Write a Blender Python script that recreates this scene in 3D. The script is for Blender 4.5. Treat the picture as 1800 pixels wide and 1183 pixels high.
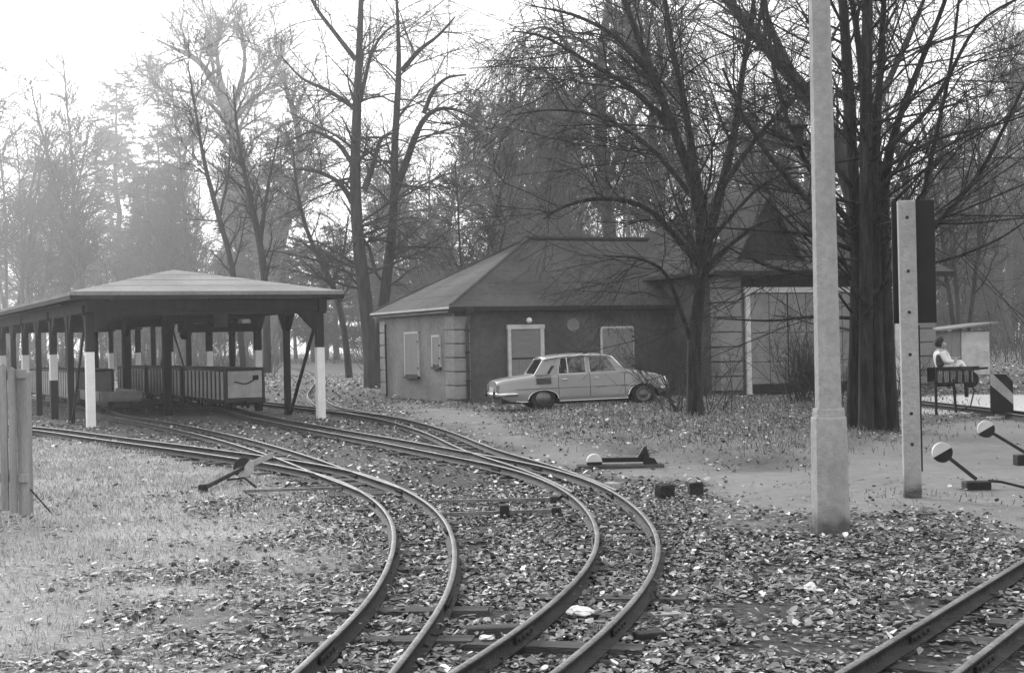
import bpy, math, random
import numpy as np
from mathutils import Vector, Matrix

for o in list(bpy.data.objects):
    bpy.data.objects.remove(o)
SC = bpy.context.scene
COL = SC.collection
rng = np.random.default_rng(7)
random.seed(7)

# ------------------------------------------------------------------ camera
FPX = 2500.0                       # focal length in photo pixels (1800 wide): a 50 mm lens
ROLL, PITCH, CAMH = math.radians(1.2), math.atan(13.5 / FPX), 1.6
fwd = Vector((0, math.cos(PITCH), math.sin(PITCH)))
upv = Vector((0, -math.sin(PITCH), math.cos(PITCH)))
rgt = Vector((1, 0, 0))
CR = rgt * math.cos(ROLL) - upv * math.sin(ROLL)
CU = rgt * math.sin(ROLL) + upv * math.cos(ROLL)
CAMP = Vector((0, 0, CAMH))
cam = bpy.data.cameras.new('camera'); camo = bpy.data.objects.new('camera', cam); COL.objects.link(camo)
m = Matrix((CR, CU, -fwd)).transposed().to_4x4(); m.translation = CAMP
camo.matrix_world = m
cam.sensor_width = 36; cam.lens = 50; cam.clip_start = 0.1; cam.clip_end = 3000
SC.camera = camo
SC.render.resolution_x, SC.render.resolution_y = 1024, 672

# ------------------------------------------------------------------ world, sun, exposure
SUN_EL, SUN_AZ = math.radians(25), math.radians(-32)   # azimuth from +Y (view direction) towards +X: sun to the front left
world = bpy.data.worlds.new('World'); SC.world = world; world.use_nodes = True
nt = world.node_tree; nt.nodes.clear()
wo = nt.nodes.new('ShaderNodeOutputWorld'); bg = nt.nodes.new('ShaderNodeBackground')
sky = nt.nodes.new('ShaderNodeTexSky'); sky.sky_type = 'NISHITA'; sky.sun_disc = False
sky.sun_elevation = SUN_EL; sky.sun_rotation = SUN_AZ; sky.dust_density = 6; sky.air_density = 1.5
bw = nt.nodes.new('ShaderNodeRGBToBW')
mx = nt.nodes.new('ShaderNodeMix'); mx.data_type = 'FLOAT'; mx.inputs[0].default_value = 0.75; mx.inputs[3].default_value = 9.0
nt.links.new(sky.outputs[0], bw.inputs[0]); nt.links.new(bw.outputs[0], mx.inputs[2])   # an even overcast over the sky
nt.links.new(mx.outputs[0], bg.inputs[0]); bg.inputs[1].default_value = 0.10
nt.links.new(bg.outputs[0], wo.inputs[0])
sl = bpy.data.lights.new('sun', 'SUN'); sl.energy = 1.5; sl.angle = math.radians(20); sl.color = (1, 1, 1)
so = bpy.data.objects.new('sun', sl); COL.objects.link(so)
sd = Vector((math.sin(SUN_AZ) * math.cos(SUN_EL), math.cos(SUN_AZ) * math.cos(SUN_EL), math.sin(SUN_EL)))
so.rotation_euler = (-sd).to_track_quat('-Z', 'Y').to_euler(); so.location = (-30, 20, 40)
vs = SC.view_settings; vs.view_transform = 'Standard'; vs.look = 'None'; vs.exposure = 0.95; vs.gamma = 1; vs.use_curve_mapping = False
SC.cycles.max_bounces = 6; SC.cycles.transparent_max_bounces = 8; SC.cycles.volume_bounces = 1
SC.cycles.use_denoising = True; SC.cycles.use_adaptive_sampling = True; SC.cycles.adaptive_threshold = 0.02

# ------------------------------------------------------------------ pixel -> place on the ground
def ray(px, py):
    return fwd * FPX + CR * (px - 900) - CU * (py - 591.5)
def at(px, py, z=0.0):
    d = ray(px, py); t = (z - CAMH) / d.z
    return CAMP + d * t
def atY(px, py, Y):
    d = ray(px, py); return CAMP + d * (Y / d.y)

# ------------------------------------------------------------------ materials (a black-and-white place: neutral greys)
def mat(name, v, rough=0.85, var=0.25, scale=3.0, bump=0.0, bscale=20.0, metal=0.0, spec=0.3, attr=None, stretch=None, coat=0.0, var2=0.0, scale2=30.0):
    M = bpy.data.materials.new(name); M.use_nodes = True
    n = M.node_tree; b = n.nodes['Principled BSDF']
    b.inputs['Roughness'].default_value = rough; b.inputs['Metallic'].default_value = metal
    b.inputs['Specular IOR Level'].default_value = spec; b.inputs['Coat Weight'].default_value = coat
    tc = n.nodes.new('ShaderNodeTexCoord'); vec = tc.outputs['Object']
    if stretch:
        mp = n.nodes.new('ShaderNodeMapping'); mp.inputs['Scale'].default_value = stretch
        n.links.new(vec, mp.inputs[0]); vec = mp.outputs[0]
    def noise(sc, det=5):
        t = n.nodes.new('ShaderNodeTexNoise'); t.inputs['Scale'].default_value = sc; t.inputs['Detail'].default_value = det
        n.links.new(vec, t.inputs['Vector']); return t.outputs['Fac']
    def rr(src, lo, hi):
        r = n.nodes.new('ShaderNodeMapRange'); r.inputs[1].default_value = 0.3; r.inputs[2].default_value = 0.7
        r.inputs[3].default_value = lo; r.inputs[4].default_value = hi; n.links.new(src, r.inputs[0]); return r.outputs[0]
    def mul(a, c):
        q = n.nodes.new('ShaderNodeMath'); q.operation = 'MULTIPLY'; n.links.new(a, q.inputs[0])
        if isinstance(c, float): q.inputs[1].default_value = c
        else: n.links.new(c, q.inputs[1])
        return q.outputs[0]
    src = rr(noise(scale), v * (1 - var), v * (1 + var))
    if var2: src = mul(src, rr(noise(scale2, 3), 1 - var2, 1 + var2))
    if attr:
        a = n.nodes.new('ShaderNodeAttribute'); a.attribute_name = attr
        src = mul(src, a.outputs['Fac'])
    n.links.new(src, b.inputs['Base Color'])
    if bump:
        bp = n.nodes.new('ShaderNodeBump'); bp.inputs['Strength'].default_value = bump; bp.inputs['Distance'].default_value = 0.02
        n.links.new(noise(bscale, 6), bp.inputs['Height']); n.links.new(bp.outputs[0], b.inputs['Normal'])
    return M

M = {}
M['bark_dark'] = mat('bark_dark', 0.028, 0.95, 0.65, 2.5, 1.0, 10, stretch=(4, 4, 0.5), var2=.5, scale2=9)
M['bark_mid'] = mat('bark_mid', 0.055, 0.95, 0.4, 2.0, 0.8, 12, stretch=(3, 3, 0.6))
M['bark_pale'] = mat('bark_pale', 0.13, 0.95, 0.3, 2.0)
M['needle'] = mat('needle', 0.05, 0.9, 0.4, 1.0)
M['timber_dark'] = mat('timber_dark', 0.016, 0.8, 0.4, 2.0, 0.3, 25, stretch=(4, 4, .5))
M['timber_grey'] = mat('timber_grey', 0.26, 0.9, 0.3, 1.5, 0.4, 25, stretch=(6, 6, .5), var2=.2)
M['white_paint'] = mat('white_paint', 0.78, 0.7, 0.06, 4.0, 0.2, 30, var2=.06)
M['felt'] = mat('felt', 0.22, 0.95, 0.22, 0.7, 0.3, 60, var2=.12, scale2=12)
M['roof_dark'] = mat('roof_dark', 0.055, 0.85, 0.5, 0.45, 0.4, 40, var2=.2, scale2=7)
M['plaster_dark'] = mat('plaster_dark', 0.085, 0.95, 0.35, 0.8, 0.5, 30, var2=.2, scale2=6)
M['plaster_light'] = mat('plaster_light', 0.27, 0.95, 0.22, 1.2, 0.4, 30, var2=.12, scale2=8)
M['plaster_side_lit'] = mat('plaster_side_lit', 0.21, 0.95, 0.25, 1.0, 0.4, 30, var2=.15, scale2=7)  # house plaster lightened: light falling on the left wall put into its colour
M['gate_paint'] = mat('gate_paint', 0.20, 0.8, 0.15, 2.0, 0.2, 30, var2=.1)
M['door_grey'] = mat('door_grey', 0.19, 0.6, 0.12, 3.0, 0.2, 30, stretch=(1, 1, 6))
M['shutter'] = mat('shutter', 0.22, 0.7, 0.12, 3.0, 0.2, 30, stretch=(6, 6, .7))
M['trim'] = mat('trim', 0.52, 0.7, 0.12, 6.0, 0.2, 30)
M['concrete'] = mat('concrete', 0.33, 0.95, 0.14, 2.5, 0.5, 45, var2=.12, scale2=18)
def concrete_dirty():
    C = M['concrete'].copy(); C.name = 'concrete_dirty'; n = C.node_tree; b = n.nodes['Principled BSDF']; src = b.inputs['Base Color'].links[0].from_socket
    tc = n.nodes.new('ShaderNodeTexCoord'); sp = n.nodes.new('ShaderNodeSeparateXYZ'); n.links.new(tc.outputs['Object'], sp.inputs[0])
    t = n.nodes.new('ShaderNodeTexNoise'); t.inputs['Scale'].default_value = 9; t.inputs['Detail'].default_value = 4; n.links.new(tc.outputs['Object'], t.inputs['Vector'])
    a = n.nodes.new('ShaderNodeMath'); a.operation = 'MULTIPLY_ADD'; a.inputs[1].default_value = -.35; n.links.new(t.outputs['Fac'], a.inputs[0]); n.links.new(sp.outputs['Z'], a.inputs[2])
    r_ = n.nodes.new('ShaderNodeMapRange'); r_.inputs[1].default_value = -.12; r_.inputs[2].default_value = .05; r_.inputs[3].default_value = .25; r_.inputs[4].default_value = 1; n.links.new(a.outputs[0], r_.inputs[0])
    q = n.nodes.new('ShaderNodeMath'); q.operation = 'MULTIPLY'; n.links.new(src, q.inputs[0]); n.links.new(r_.outputs[0], q.inputs[1]); n.links.new(q.outputs[0], b.inputs['Base Color'])
    return C
M['concrete_dirty'] = concrete_dirty()
M['black'] = mat('black', 0.012, 0.6, 0.3, 5.0)
M['rust'] = mat('rust', 0.026, 0.75, 0.45, 9.0, 0.5, 40)
M['rail_head'] = mat('rail_head', 0.15, 0.58, 0.4, 5.0, 0.15, 60, metal=0.25, spec=.4, var2=.3, scale2=40)
M['sleeper'] = mat('sleeper', 0.07, 0.9, 0.45, 3.0, 0.8, 18, stretch=(1, 6, 6))
M['paint_car'] = mat('paint_car', 0.25, 0.35, 0.06, 2.0, coat=0.6, spec=.5)
M['chrome'] = mat('chrome', 0.72, 0.2, 0.05, 5.0, metal=1.0, spec=.5)
M['rubber'] = mat('rubber', 0.02, 0.8, 0.3, 10.0)
M['hub'] = mat('hub', 0.16, 0.4, 0.1, 10.0, metal=0.7)
M['seat'] = mat('seat', 0.04, 0.8, 0.3, 5.0)
M['wagon_light'] = mat('wagon_light', 0.48, 0.6, 0.2, 3.0, 0.2, 25, var2=.1)
M['wagon_dark'] = mat('wagon_dark', 0.04, 0.6, 0.3, 3.0)
M['wagon_mid'] = mat('wagon_mid', 0.16, 0.7, 0.2, 3.0)
M['sack'] = mat('sack', 0.75, 0.9, 0.1, 6.0, 0.5, 12)
M['bundle'] = mat('bundle', 0.06, 0.9, 0.6, 7.0, 0.5, 15)
M['leaf'] = mat('leaf', 1.0, 0.55, 0.2, 25.0, spec=.5, attr='shade')
M['grass'] = mat('grass', 1.0, 0.8, 0.15, 4.0, attr='shade')
M['stone'] = mat('stone', 0.75, 0.9, 0.2, 12.0, 0.5, 30)
M['brick_dark'] = mat('brick_dark', 0.025, 0.9, 0.4, 12.0, 0.7, 30)
def glass(name):
    G = bpy.data.materials.new(name); G.use_nodes = True; n = G.node_tree; n.nodes.clear()
    o = n.nodes.new('ShaderNodeOutputMaterial'); mi = n.nodes.new('ShaderNodeMixShader')
    t = n.nodes.new('ShaderNodeBsdfTransparent'); t.inputs[0].default_value = (.55, .55, .55, 1)
    g = n.nodes.new('ShaderNodeBsdfGlossy'); g.inputs['Roughness'].default_value = 0.03; g.inputs[0].default_value = (.9, .9, .9, 1)
    f = n.nodes.new('ShaderNodeFresnel'); f.inputs[0].default_value = 1.8
    n.links.new(f.outputs[0], mi.inputs[0]); n.links.new(t.outputs[0], mi.inputs[1]); n.links.new(g.outputs[0], mi.inputs[2]); n.links.new(mi.outputs[0], o.inputs[0])
    return G
M['glass'] = glass('glass')

# ------------------------------------------------------------------ helpers
def tag(o, label=None, cat=None, group=None, kind=None):
    if label: o['label'] = label
    if cat: o['category'] = cat
    if group: o['group'] = group
    if kind: o['kind'] = kind
    return o
def empty(name, loc, rz=0.0):
    o = bpy.data.objects.new(name, None); COL.objects.link(o); o.location = loc; o.rotation_euler = (0, 0, rz); o.empty_display_size = .2
    return o
def np_mesh(name, V, F, mats, smooth=False, attr=None, mi=None):
    """V (n,3), F list of (m,k) int arrays; attr = per-vertex float 'shade'"""
    me = bpy.data.meshes.new(name); V = np.asarray(V, dtype=np.float32)
    F = [np.asarray(f, dtype=np.int32) for f in F if len(f)]
    tot = np.concatenate([np.full(len(f), f.shape[1], np.int32) for f in F]); idx = np.concatenate([f.ravel() for f in F])
    me.vertices.add(len(V)); me.vertices.foreach_set('co', V.ravel())
    me.loops.add(len(idx)); me.loops.foreach_set('vertex_index', idx)
    st = np.zeros(len(tot), np.int32); st[1:] = np.cumsum(tot)[:-1]
    me.polygons.add(len(tot)); me.polygons.foreach_set('loop_start', st)
    me.polygons.foreach_set('loop_total', tot)
    if mi is not None: me.polygons.foreach_set('material_index', np.asarray(mi, np.int32))
    if smooth: me.polygons.foreach_set('use_smooth', np.ones(len(tot), bool))
    if attr is not None:
        a = me.attributes.new('shade', 'FLOAT', 'POINT'); a.data.foreach_set('value', np.asarray(attr, np.float32))
    me.update(calc_edges=True)
    for mm in (mats if isinstance(mats, (list, tuple)) else [mats]): me.materials.append(mm)
    return me
def link(name, me, parent=None, loc=None, rot=None):
    o = bpy.data.objects.new(name, me); COL.objects.link(o); o.parent = parent
    if loc is not None: o.location = loc
    if rot is not None: o.rotation_euler = rot
    return o

class MB:
    def __init__(s): s.v, s.f = [], []
    def add(s, V, F):
        b = len(s.v); s.v += [tuple(p) for p in V]; s.f += [tuple(i + b for i in f) for f in F]; return s
    def box(s, c, d, rz=0.0, M_=None):
        x, y, z = d[0] / 2, d[1] / 2, d[2] / 2
        V = [Vector(p) for p in ((-x, -y, -z), (x, -y, -z), (x, y, -z), (-x, y, -z), (-x, -y, z), (x, -y, z), (x, y, z), (-x, y, z))]
        R = M_ or Matrix.Rotation(rz, 3, 'Z')
        return s.add([R @ p + Vector(c) for p in V], [(0, 3, 2, 1), (4, 5, 6, 7), (0, 1, 5, 4), (1, 2, 6, 5), (2, 3, 7, 6), (3, 0, 4, 7)])
    def b2(s, lo, hi):
        return s.box([(a + b) / 2 for a, b in zip(lo, hi)], [abs(b - a) for a, b in zip(lo, hi)])
    def bar(s, p, q, w, h, up=(0, 0, 1)):
        p, q = Vector(p), Vector(q); d = (q - p); L = d.length; d.normalize()
        u = Vector(up)
        if abs(u.dot(d)) > .98: u = Vector((0, 1, 0))
        a = d.cross(u).normalized(); u = a.cross(d).normalized()
        return s.box((p + q) / 2, (w, L, h), M_=Matrix((a, d, u)).transposed())
    def tube(s, pts, r, n=8, cap=True):
        pts = [Vector(p) for p in pts]; k = len(pts); rs = r if isinstance(r, (list, tuple)) else [r] * k
        V, F = [], []; ref = None
        for i, p in enumerate(pts):
            t = (pts[min(i + 1, k - 1)] - pts[max(i - 1, 0)]).normalized()
            if ref is None:
                ref = Vector((0, 0, 1)) if abs(t.z) < .9 else Vector((1, 0, 0))
            a = t.cross(ref).normalized(); b = a.cross(t).normalized(); ref = b
            for j in range(n):
                an = 2 * math.pi * j / n; V.append(p + (a * math.cos(an) + b * math.sin(an)) * rs[i])
        for i in range(k - 1):
            for j in range(n):
                F.append((i * n + j, i * n + (j + 1) % n, (i + 1) * n + (j + 1) % n, (i + 1) * n + j))
        if cap: F += [tuple(range(n)), tuple((k - 1) * n + j for j in reversed(range(n)))]
        return s.add(V, F)
    def lathe(s, prof, c=(0, 0, 0), axis='Z', n=24):
        V, F = [], []; k = len(prof)
        for j in range(n):
            an = 2 * math.pi * j / n
            for r, h in prof:
                x, y = r * math.cos(an), r * math.sin(an)
                p = {'Z': (x, y, h), 'Y': (x, h, y), 'X': (h, x, y)}[axis]
                V.append((p[0] + c[0], p[1] + c[1], p[2] + c[2]))
        for j in range(n):
            for i in range(k - 1):
                a, b = j * k + i, ((j + 1) % n) * k + i
                F.append((a, b, b + 1, a + 1))
        return s.add(V, F)
    def prism(s, poly, vec):
        n = len(poly); v = Vector(vec); V = [Vector(p) for p in poly] + [Vector(p) + v for p in poly]
        F = [tuple(range(n)), tuple(reversed(range(n, 2 * n)))] + [(i, i + n, (i + 1) % n + n, (i + 1) % n) for i in range(n)]
        return s.add(V, F)
    def mesh(s, name, m_, smooth=False):
        me = bpy.data.meshes.new(name); me.from_pydata(s.v, [], s.f)
        import bmesh
        bm = bmesh.new(); bm.from_mesh(me); bmesh.ops.recalc_face_normals(bm, faces=bm.faces); bm.to_mesh(me); bm.free()
        if smooth:
            for p in me.polygons: p.use_smooth = True
        me.materials.append(m_); return me
    def build(s, name, m_, parent=None, bevel=0.0, smooth=False, loc=None):
        o = link(name, s.mesh(name, m_, smooth), parent, loc)
        if bevel:
            b = o.modifiers.new('bevel', 'BEVEL'); b.width = bevel; b.segments = 2; b.limit_method = 'ANGLE'
        return o
def copy_tree(o, parent=None):
    c = o.copy(); COL.objects.link(c); c.parent = parent
    for ch in list(o.children): copy_tree(ch, c)
    return c

# value noise
_tab = rng.random((256, 256)).astype(np.float32)
def vnoise(x, y, s, seed=0):
    x = np.asarray(x) / s + 37.3 * seed + 1000; y = np.asarray(y) / s + 91.7 * seed + 1000
    xi = np.floor(x).astype(int); yi = np.floor(y).astype(int); fx, fy = x - xi, y - yi
    fx = fx * fx * (3 - 2 * fx); fy = fy * fy * (3 - 2 * fy)
    g = lambda a, b: _tab[a & 255, b & 255]
    return (g(xi, yi) * (1 - fx) + g(xi + 1, yi) * fx) * (1 - fy) + (g(xi, yi + 1) * (1 - fx) + g(xi + 1, yi + 1) * fx) * fy
def poly_w(x, y, poly, soft):
    """soft inside weight of a ground polygon"""
    P = np.array([(p.x, p.y) for p in poly]); x = np.asarray(x, float); y = np.asarray(y, float)
    d = np.full(x.shape, 1e9); ins = np.zeros(x.shape, bool)
    for i in range(len(P)):
        a, b = P[i], P[(i + 1) % len(P)]; e = b - a
        t = np.clip(((x - a[0]) * e[0] + (y - a[1]) * e[1]) / max(e @ e, 1e-9), 0, 1)
        d = np.minimum(d, np.hypot(x - a[0] - t * e[0], y - a[1] - t * e[1]))
        c = ((a[1] > y) != (b[1] > y)) & (x < (b[0] - a[0]) * (y - a[1]) / (b[1] - a[1] + 1e-12) + a[0]); ins ^= c
    sd_ = np.where(ins, d, -d) + (vnoise(x, y, .8, 3) - .5) * soft * 1.6
    return np.clip(sd_ / soft * .5 + .5, 0, 1)

BARE = [at(*p) for p in [(700, 709), (790, 716), (860, 724), (905, 745), (930, 773), (1000, 788), (1120, 798), (1200, 812), (1330, 823), (1420, 812), (1500, 785), (1590, 765), (1650, 742), (1800, 733), (1950, 735), (1950, 965), (1700, 935), (1570, 905), (1420, 925), (1330, 965), (1230, 905), (1180, 845), (1080, 838), (980, 822), (900, 787), (820, 757), (740, 735)]]
MOUND = [at(*p) for p in [(905, 738), (960, 724), (1180, 705), (1430, 708), (1600, 735), (1560, 775), (1420, 802), (1330, 808), (1200, 797), (1000, 781), (925, 768)]]
LAWN = [at(*p) for p in [(-500, 770), (0, 775), (150, 778), (330, 800), (420, 832), (520, 868), (565, 910), (545, 980), (470, 1060), (390, 1130), (320, 1183), (-500, 1183)]]
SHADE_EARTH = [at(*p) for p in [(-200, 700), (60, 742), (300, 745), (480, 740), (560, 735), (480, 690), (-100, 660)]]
STRIP = [at(*p) for p in [(1590, 728), (1600, 700), (1690, 693), (2100, 690), (2100, 731), (1790, 727)]]
def gz(x, y):
    x = np.asarray(x, float); y = np.asarray(y, float)
    far = np.clip((y - 5) / 20, 0.4, 1)
    z = (vnoise(x, y, .35, 1) - .5) * .022 + (vnoise(x, y, 1.3, 2) - .5) * .035 * far
    z = z + 0.13 * poly_w(x, y, MOUND, .8)
    return z - .012

# ------------------------------------------------------------------ ground sheet
def axis(parts): return np.unique(np.round(np.concatenate(parts), 4))
gx = axis([np.linspace(-420, -24, 34), np.arange(-24, 24, .28), np.linspace(24, 420, 34)])
gy = axis([np.linspace(-60, 4, 16), np.arange(4, 16, .14), np.arange(16, 50, .3), np.linspace(50, 120, 60), np.linspace(120, 420, 20)])
X, Y = np.meshgrid(gx, gy); Z = gz(X, Y)
nv = X.size; W_, H_ = len(gx), len(gy)
ii = (np.arange(H_ - 1)[:, None] * W_ + np.arange(W_ - 1)[None]).ravel()
F = np.stack([ii, ii + 1, ii + W_ + 1, ii + W_], 1)
def ground_mat():
    G = bpy.data.materials.new('ground'); G.use_nodes = True; n = G.node_tree; b = n.nodes['Principled BSDF']
    b.inputs['Roughness'].default_value = .95; b.inputs['Specular IOR Level'].default_value = .2
    tc = n.nodes.new('ShaderNodeTexCoord')
    def noise(s, d=6):
        t = n.nodes.new('ShaderNodeTexNoise'); t.inputs['Scale'].default_value = s; t.inputs['Detail'].default_value = d; t.inputs['Roughness'].default_value = .65
        n.links.new(tc.outputs['Object'], t.inputs['Vector']); return t.outputs['Fac']
    def rng_(s, lo, hi, a=.3, c=.7):
        r = n.nodes.new('ShaderNodeMapRange'); r.inputs[1].default_value = a; r.inputs[2].default_value = c; r.inputs[3].default_value = lo; r.inputs[4].default_value = hi
        n.links.new(s, r.inputs[0]); return r.outputs[0]
    def mix(f, a, c):
        q = n.nodes.new('ShaderNodeMix'); q.data_type = 'FLOAT'
        n.links.new(f, q.inputs[0]); n.links.new(a, q.inputs[2]); n.links.new(c, q.inputs[3]); return q.outputs[0]
    def at_(nm):
        a = n.nodes.new('ShaderNodeAttribute'); a.attribute_name = nm; return a.outputs['Fac']
    def mul(a, c):
        q = n.nodes.new('ShaderNodeMath'); q.operation = 'MULTIPLY'; n.links.new(a, q.inputs[0]); n.links.new(c, q.inputs[1]); return q.outputs[0]
    fine, mid, big = noise(22), noise(5), noise(.9)
    litter = mul(rng_(fine, .015, .10), rng_(mid, .7, 1.3))
    bare = mul(mul(rng_(mid, .17, .23), rng_(big, .85, 1.15)), rng_(noise(60, 3), .85, 1.15))
    grass = mul(rng_(noise(30), .19, .40), rng_(big, .8, 1.2))  # lawn tone lifted, with the flare veil included
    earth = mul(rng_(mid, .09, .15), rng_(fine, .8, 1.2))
    strip = rng_(mid, .42, .6)
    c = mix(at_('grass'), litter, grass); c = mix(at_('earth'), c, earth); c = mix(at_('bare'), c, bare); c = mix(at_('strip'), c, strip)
    n.links.new(c, b.inputs['Base Color'])
    bp = n.nodes.new('ShaderNodeBump'); bp.inputs['Strength'].default_value = .7; bp.inputs['Distance'].default_value = .03
    n.links.new(fine, bp.inputs['Height']); n.links.new(bp.outputs[0], b.inputs['Normal'])  # blades paled: a lens-flare veil put into the grass colour
    return G
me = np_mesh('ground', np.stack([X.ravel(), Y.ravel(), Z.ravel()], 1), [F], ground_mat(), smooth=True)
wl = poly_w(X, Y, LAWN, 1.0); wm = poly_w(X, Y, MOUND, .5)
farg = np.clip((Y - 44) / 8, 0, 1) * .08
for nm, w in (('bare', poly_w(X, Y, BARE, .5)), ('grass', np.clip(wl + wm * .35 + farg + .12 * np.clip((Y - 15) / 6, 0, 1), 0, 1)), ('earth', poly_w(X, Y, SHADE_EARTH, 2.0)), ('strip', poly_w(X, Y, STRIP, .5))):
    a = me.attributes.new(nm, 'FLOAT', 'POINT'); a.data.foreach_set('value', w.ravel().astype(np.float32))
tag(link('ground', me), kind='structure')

# ------------------------------------------------------------------ railway tracks
GAUGE = .455
RAIL_TOP = .105
def smooth_path(pts, step=.25, it=4):
    P = [np.array(p[:2]) for p in pts]
    out = []
    for i in range(len(P) - 1):
        p0, p1, p2, p3 = P[max(i - 1, 0)], P[i], P[i + 1], P[min(i + 2, len(P) - 1)]
        k = max(2, int(np.linalg.norm(p2 - p1) / step))
        for j in range(k):
            t = j / k
            out.append(.5 * ((2 * p1) + (-p0 + p2) * t + (2 * p0 - 5 * p1 + 4 * p2 - p3) * t * t + (-p0 + 3 * p1 - 3 * p2 + p3) * t ** 3))
    out.append(P[-1]); A = np.array(out)
    for _ in range(it * 6):
        A[1:-1] = .25 * A[:-2] + .5 * A[1:-1] + .25 * A[2:]
    return A
def offset(A, d):      # d > 0: to the right of travel
    T = np.gradient(A, axis=0); T /= np.linalg.norm(T, axis=1)[:, None]
    return A + np.stack([T[:, 1], -T[:, 0]], 1) * d
PROF = [(-.045, 0), (-.045, .008), (-.007, .018), (-.007, .062), (-.018, .069), (-.018, .082), (-.014, .087), (.014, .087), (.018, .082), (.018, .069), (.007, .062), (.007, .018), (.045, .008), (.045, 0)]
HEADF = {5, 6, 7}
def rail_mesh(A, o, top):
    T = np.gradient(A, axis=0); T /= np.linalg.norm(T, axis=1)[:, None]; N = np.stack([T[:, 1], -T[:, 0]], 1)
    k = len(PROF); V = []
    for (a, h) in PROF:
        V.append(np.column_stack([A + N * a - np.array(o[:2]), np.full(len(A), top - .087 + h)]))
    V = np.stack(V, 1).reshape(-1, 3); n = len(A); F, mi = [], []
    i = np.arange(n - 1) * k
    for j in range(k):
        j2 = (j + 1) % k; F.append(np.stack([i + j, i + j2, i + k + j2, i + k + j], 1)); mi += [0 if j in HEADF else 1] * (n - 1)
    F.append(np.array([list(range(k)), list(range((n - 1) * k, n * k))[::-1]])); mi += [1, 1]
    return np_mesh('rail', V, F, [M['rail_head'], M['rust']], mi=mi)
SLEEPER = MB().box((0, 0, 0), (.95, .15, .09)).mesh('sleeper', M['sleeper'])
_f = MB()
for sy in (-1, 1):
    _f.b2((-.16, sy * .011 - .001, -.016), (.16, sy * .024, .016))
    for bx_ in (-.12, -.045, .045, .12): _f.lathe([(0, sy * .034), (.011, sy * .034), (.011, sy * .02)], (bx_, 0, 0), 'Y', 6)
FISH = _f.mesh('fishplate', M['rust'])
ALL_RAILS = []
def track(label, left=None, right=None, top=RAIL_TOP, world_tail=None, smax=27, it=4, zlift=0.0):
    src = left or right
    pts = [at(px, py, RAIL_TOP) for px, py in src]
    pts = [(p.x, p.y) for p in pts] + (world_tail or [])
    A = smooth_path(pts, it=it)
    L, R = (A, offset(A, GAUGE)) if left else (offset(A, -GAUGE), A)
    C = (L + R) / 2
    root = empty('railway_track', (C[0][0], C[0][1], 0)); tag(root, label, 'railway track')
    for q in (L, R):
        link('rail', rail_mesh(q, (C[0][0], C[0][1]), top), root); ALL_RAILS.append(q)
    s = np.concatenate([[0], np.cumsum(np.linalg.norm(np.diff(C, axis=0), axis=1))]); d = .3
    while d < s[-1]:
        i = int(np.searchsorted(s, d)); p = C[min(i, len(C) - 1)]; t = C[min(i + 1, len(C) - 1)] - C[max(i - 1, 0)]
        if 5 < p[1] < smax:
            link('sleeper', SLEEPER, root, (p[0] - C[0][0] + random.uniform(-.04, .04), p[1] - C[0][1], -.032 + random.uniform(-.012, .012)), (0, random.uniform(-.01, .01), math.atan2(t[1], t[0]) - math.pi / 2 + random.uniform(-.05, .05)))
        d += .62
    for q in (L, R):
        d = random.uniform(1.5, 3.0); s = np.concatenate([[0], np.cumsum(np.linalg.norm(np.diff(q, axis=0), axis=1))])
        while d < s[-1]:
            i = int(np.searchsorted(s, d)); p = q[min(i, len(q) - 1)]
            if 5 < p[1] < 18:
                t = q[min(i + 1, len(q) - 1)] - q[max(i - 1, 0)]; a = math.atan2(t[1], t[0])
                link('fishplate', FISH, root, (p[0] - C[0][0], p[1] - C[0][1], top - .045), (0, 0, a))
            d += 3.4
    return A
# shelter frame, needed for the track ends
SO = at(160, 752); SA = math.radians(26.4)
Sv = Vector((math.cos(SA), math.sin(SA), 0)); Su = Vector((-math.sin(SA), math.cos(SA), 0))
def sh(x, y, z=0): return SO + Sv * x + Su * y + Vector((0, 0, z))
TAIL1 = [tuple(sh(1.7 + GAUGE / 2, s)[:2]) for s in (9, 13, 18, 24, 30)]
TAIL2 = [tuple(sh(4.42 - GAUGE / 2, s)[:2]) for s in (6.0, 9, 13, 18, 24, 30)]
track('track curving past the sleeping lever to the fence, nearest the lawn',
      left=[(400, 1290), (512, 1183), (600, 1108), (660, 1047), (688, 985), (697, 935), (684, 898), (645, 867), (592, 840), (520, 822), (430, 807), (300, 788), (150, 768), (60, 755), (-60, 745)])
track('track branching off the lawn-side curve into the left bay of the train shelter',
      right=[(735, 868), (684, 847), (636, 834), (560, 806), (480, 782), (400, 762), (300, 742), (215, 728)], top=RAIL_TOP - .004, world_tail=TAIL1)
track('track curving from between the foreground rails to the wagon with the pale end panel',
      left=[(610, 1290), (795, 1183), (900, 1117), (1000, 1038), (1045, 985), (1056, 940), (1037, 897), (992, 858), (920, 828), (850, 812), (767, 796), (667, 776), (567, 758), (500, 745), (440, 733)], world_tail=TAIL2)
track('track branching off toward the house corner and passing behind the shelter',
      right=[(1085, 860), (1000, 825), (900, 797), (867, 787), (800, 760), (750, 745), (700, 733), (633, 723), (567, 716), (510, 710), (473, 706), (400, 698)], top=RAIL_TOP - .004)
track('S-shaped track winding away into the wood behind the white shelter post',
      left=[(660, 734), (610, 724), (560, 714), (543, 700), (541, 691), (548, 680), (554, 671), (549, 662), (530, 651), (500, 644)], top=RAIL_TOP - .007, it=1)
track('straight track in the bottom right corner of the photo',
      left=[(1330, 1270), (1470, 1183), (1640, 1080), (1800, 983), (1960, 888), (2120, 800)])
track('far track by the handcart and the striped marker board',
      left=[(1600, 702), (1690, 711), (1800, 723), (1960, 745)], smax=5)

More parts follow.
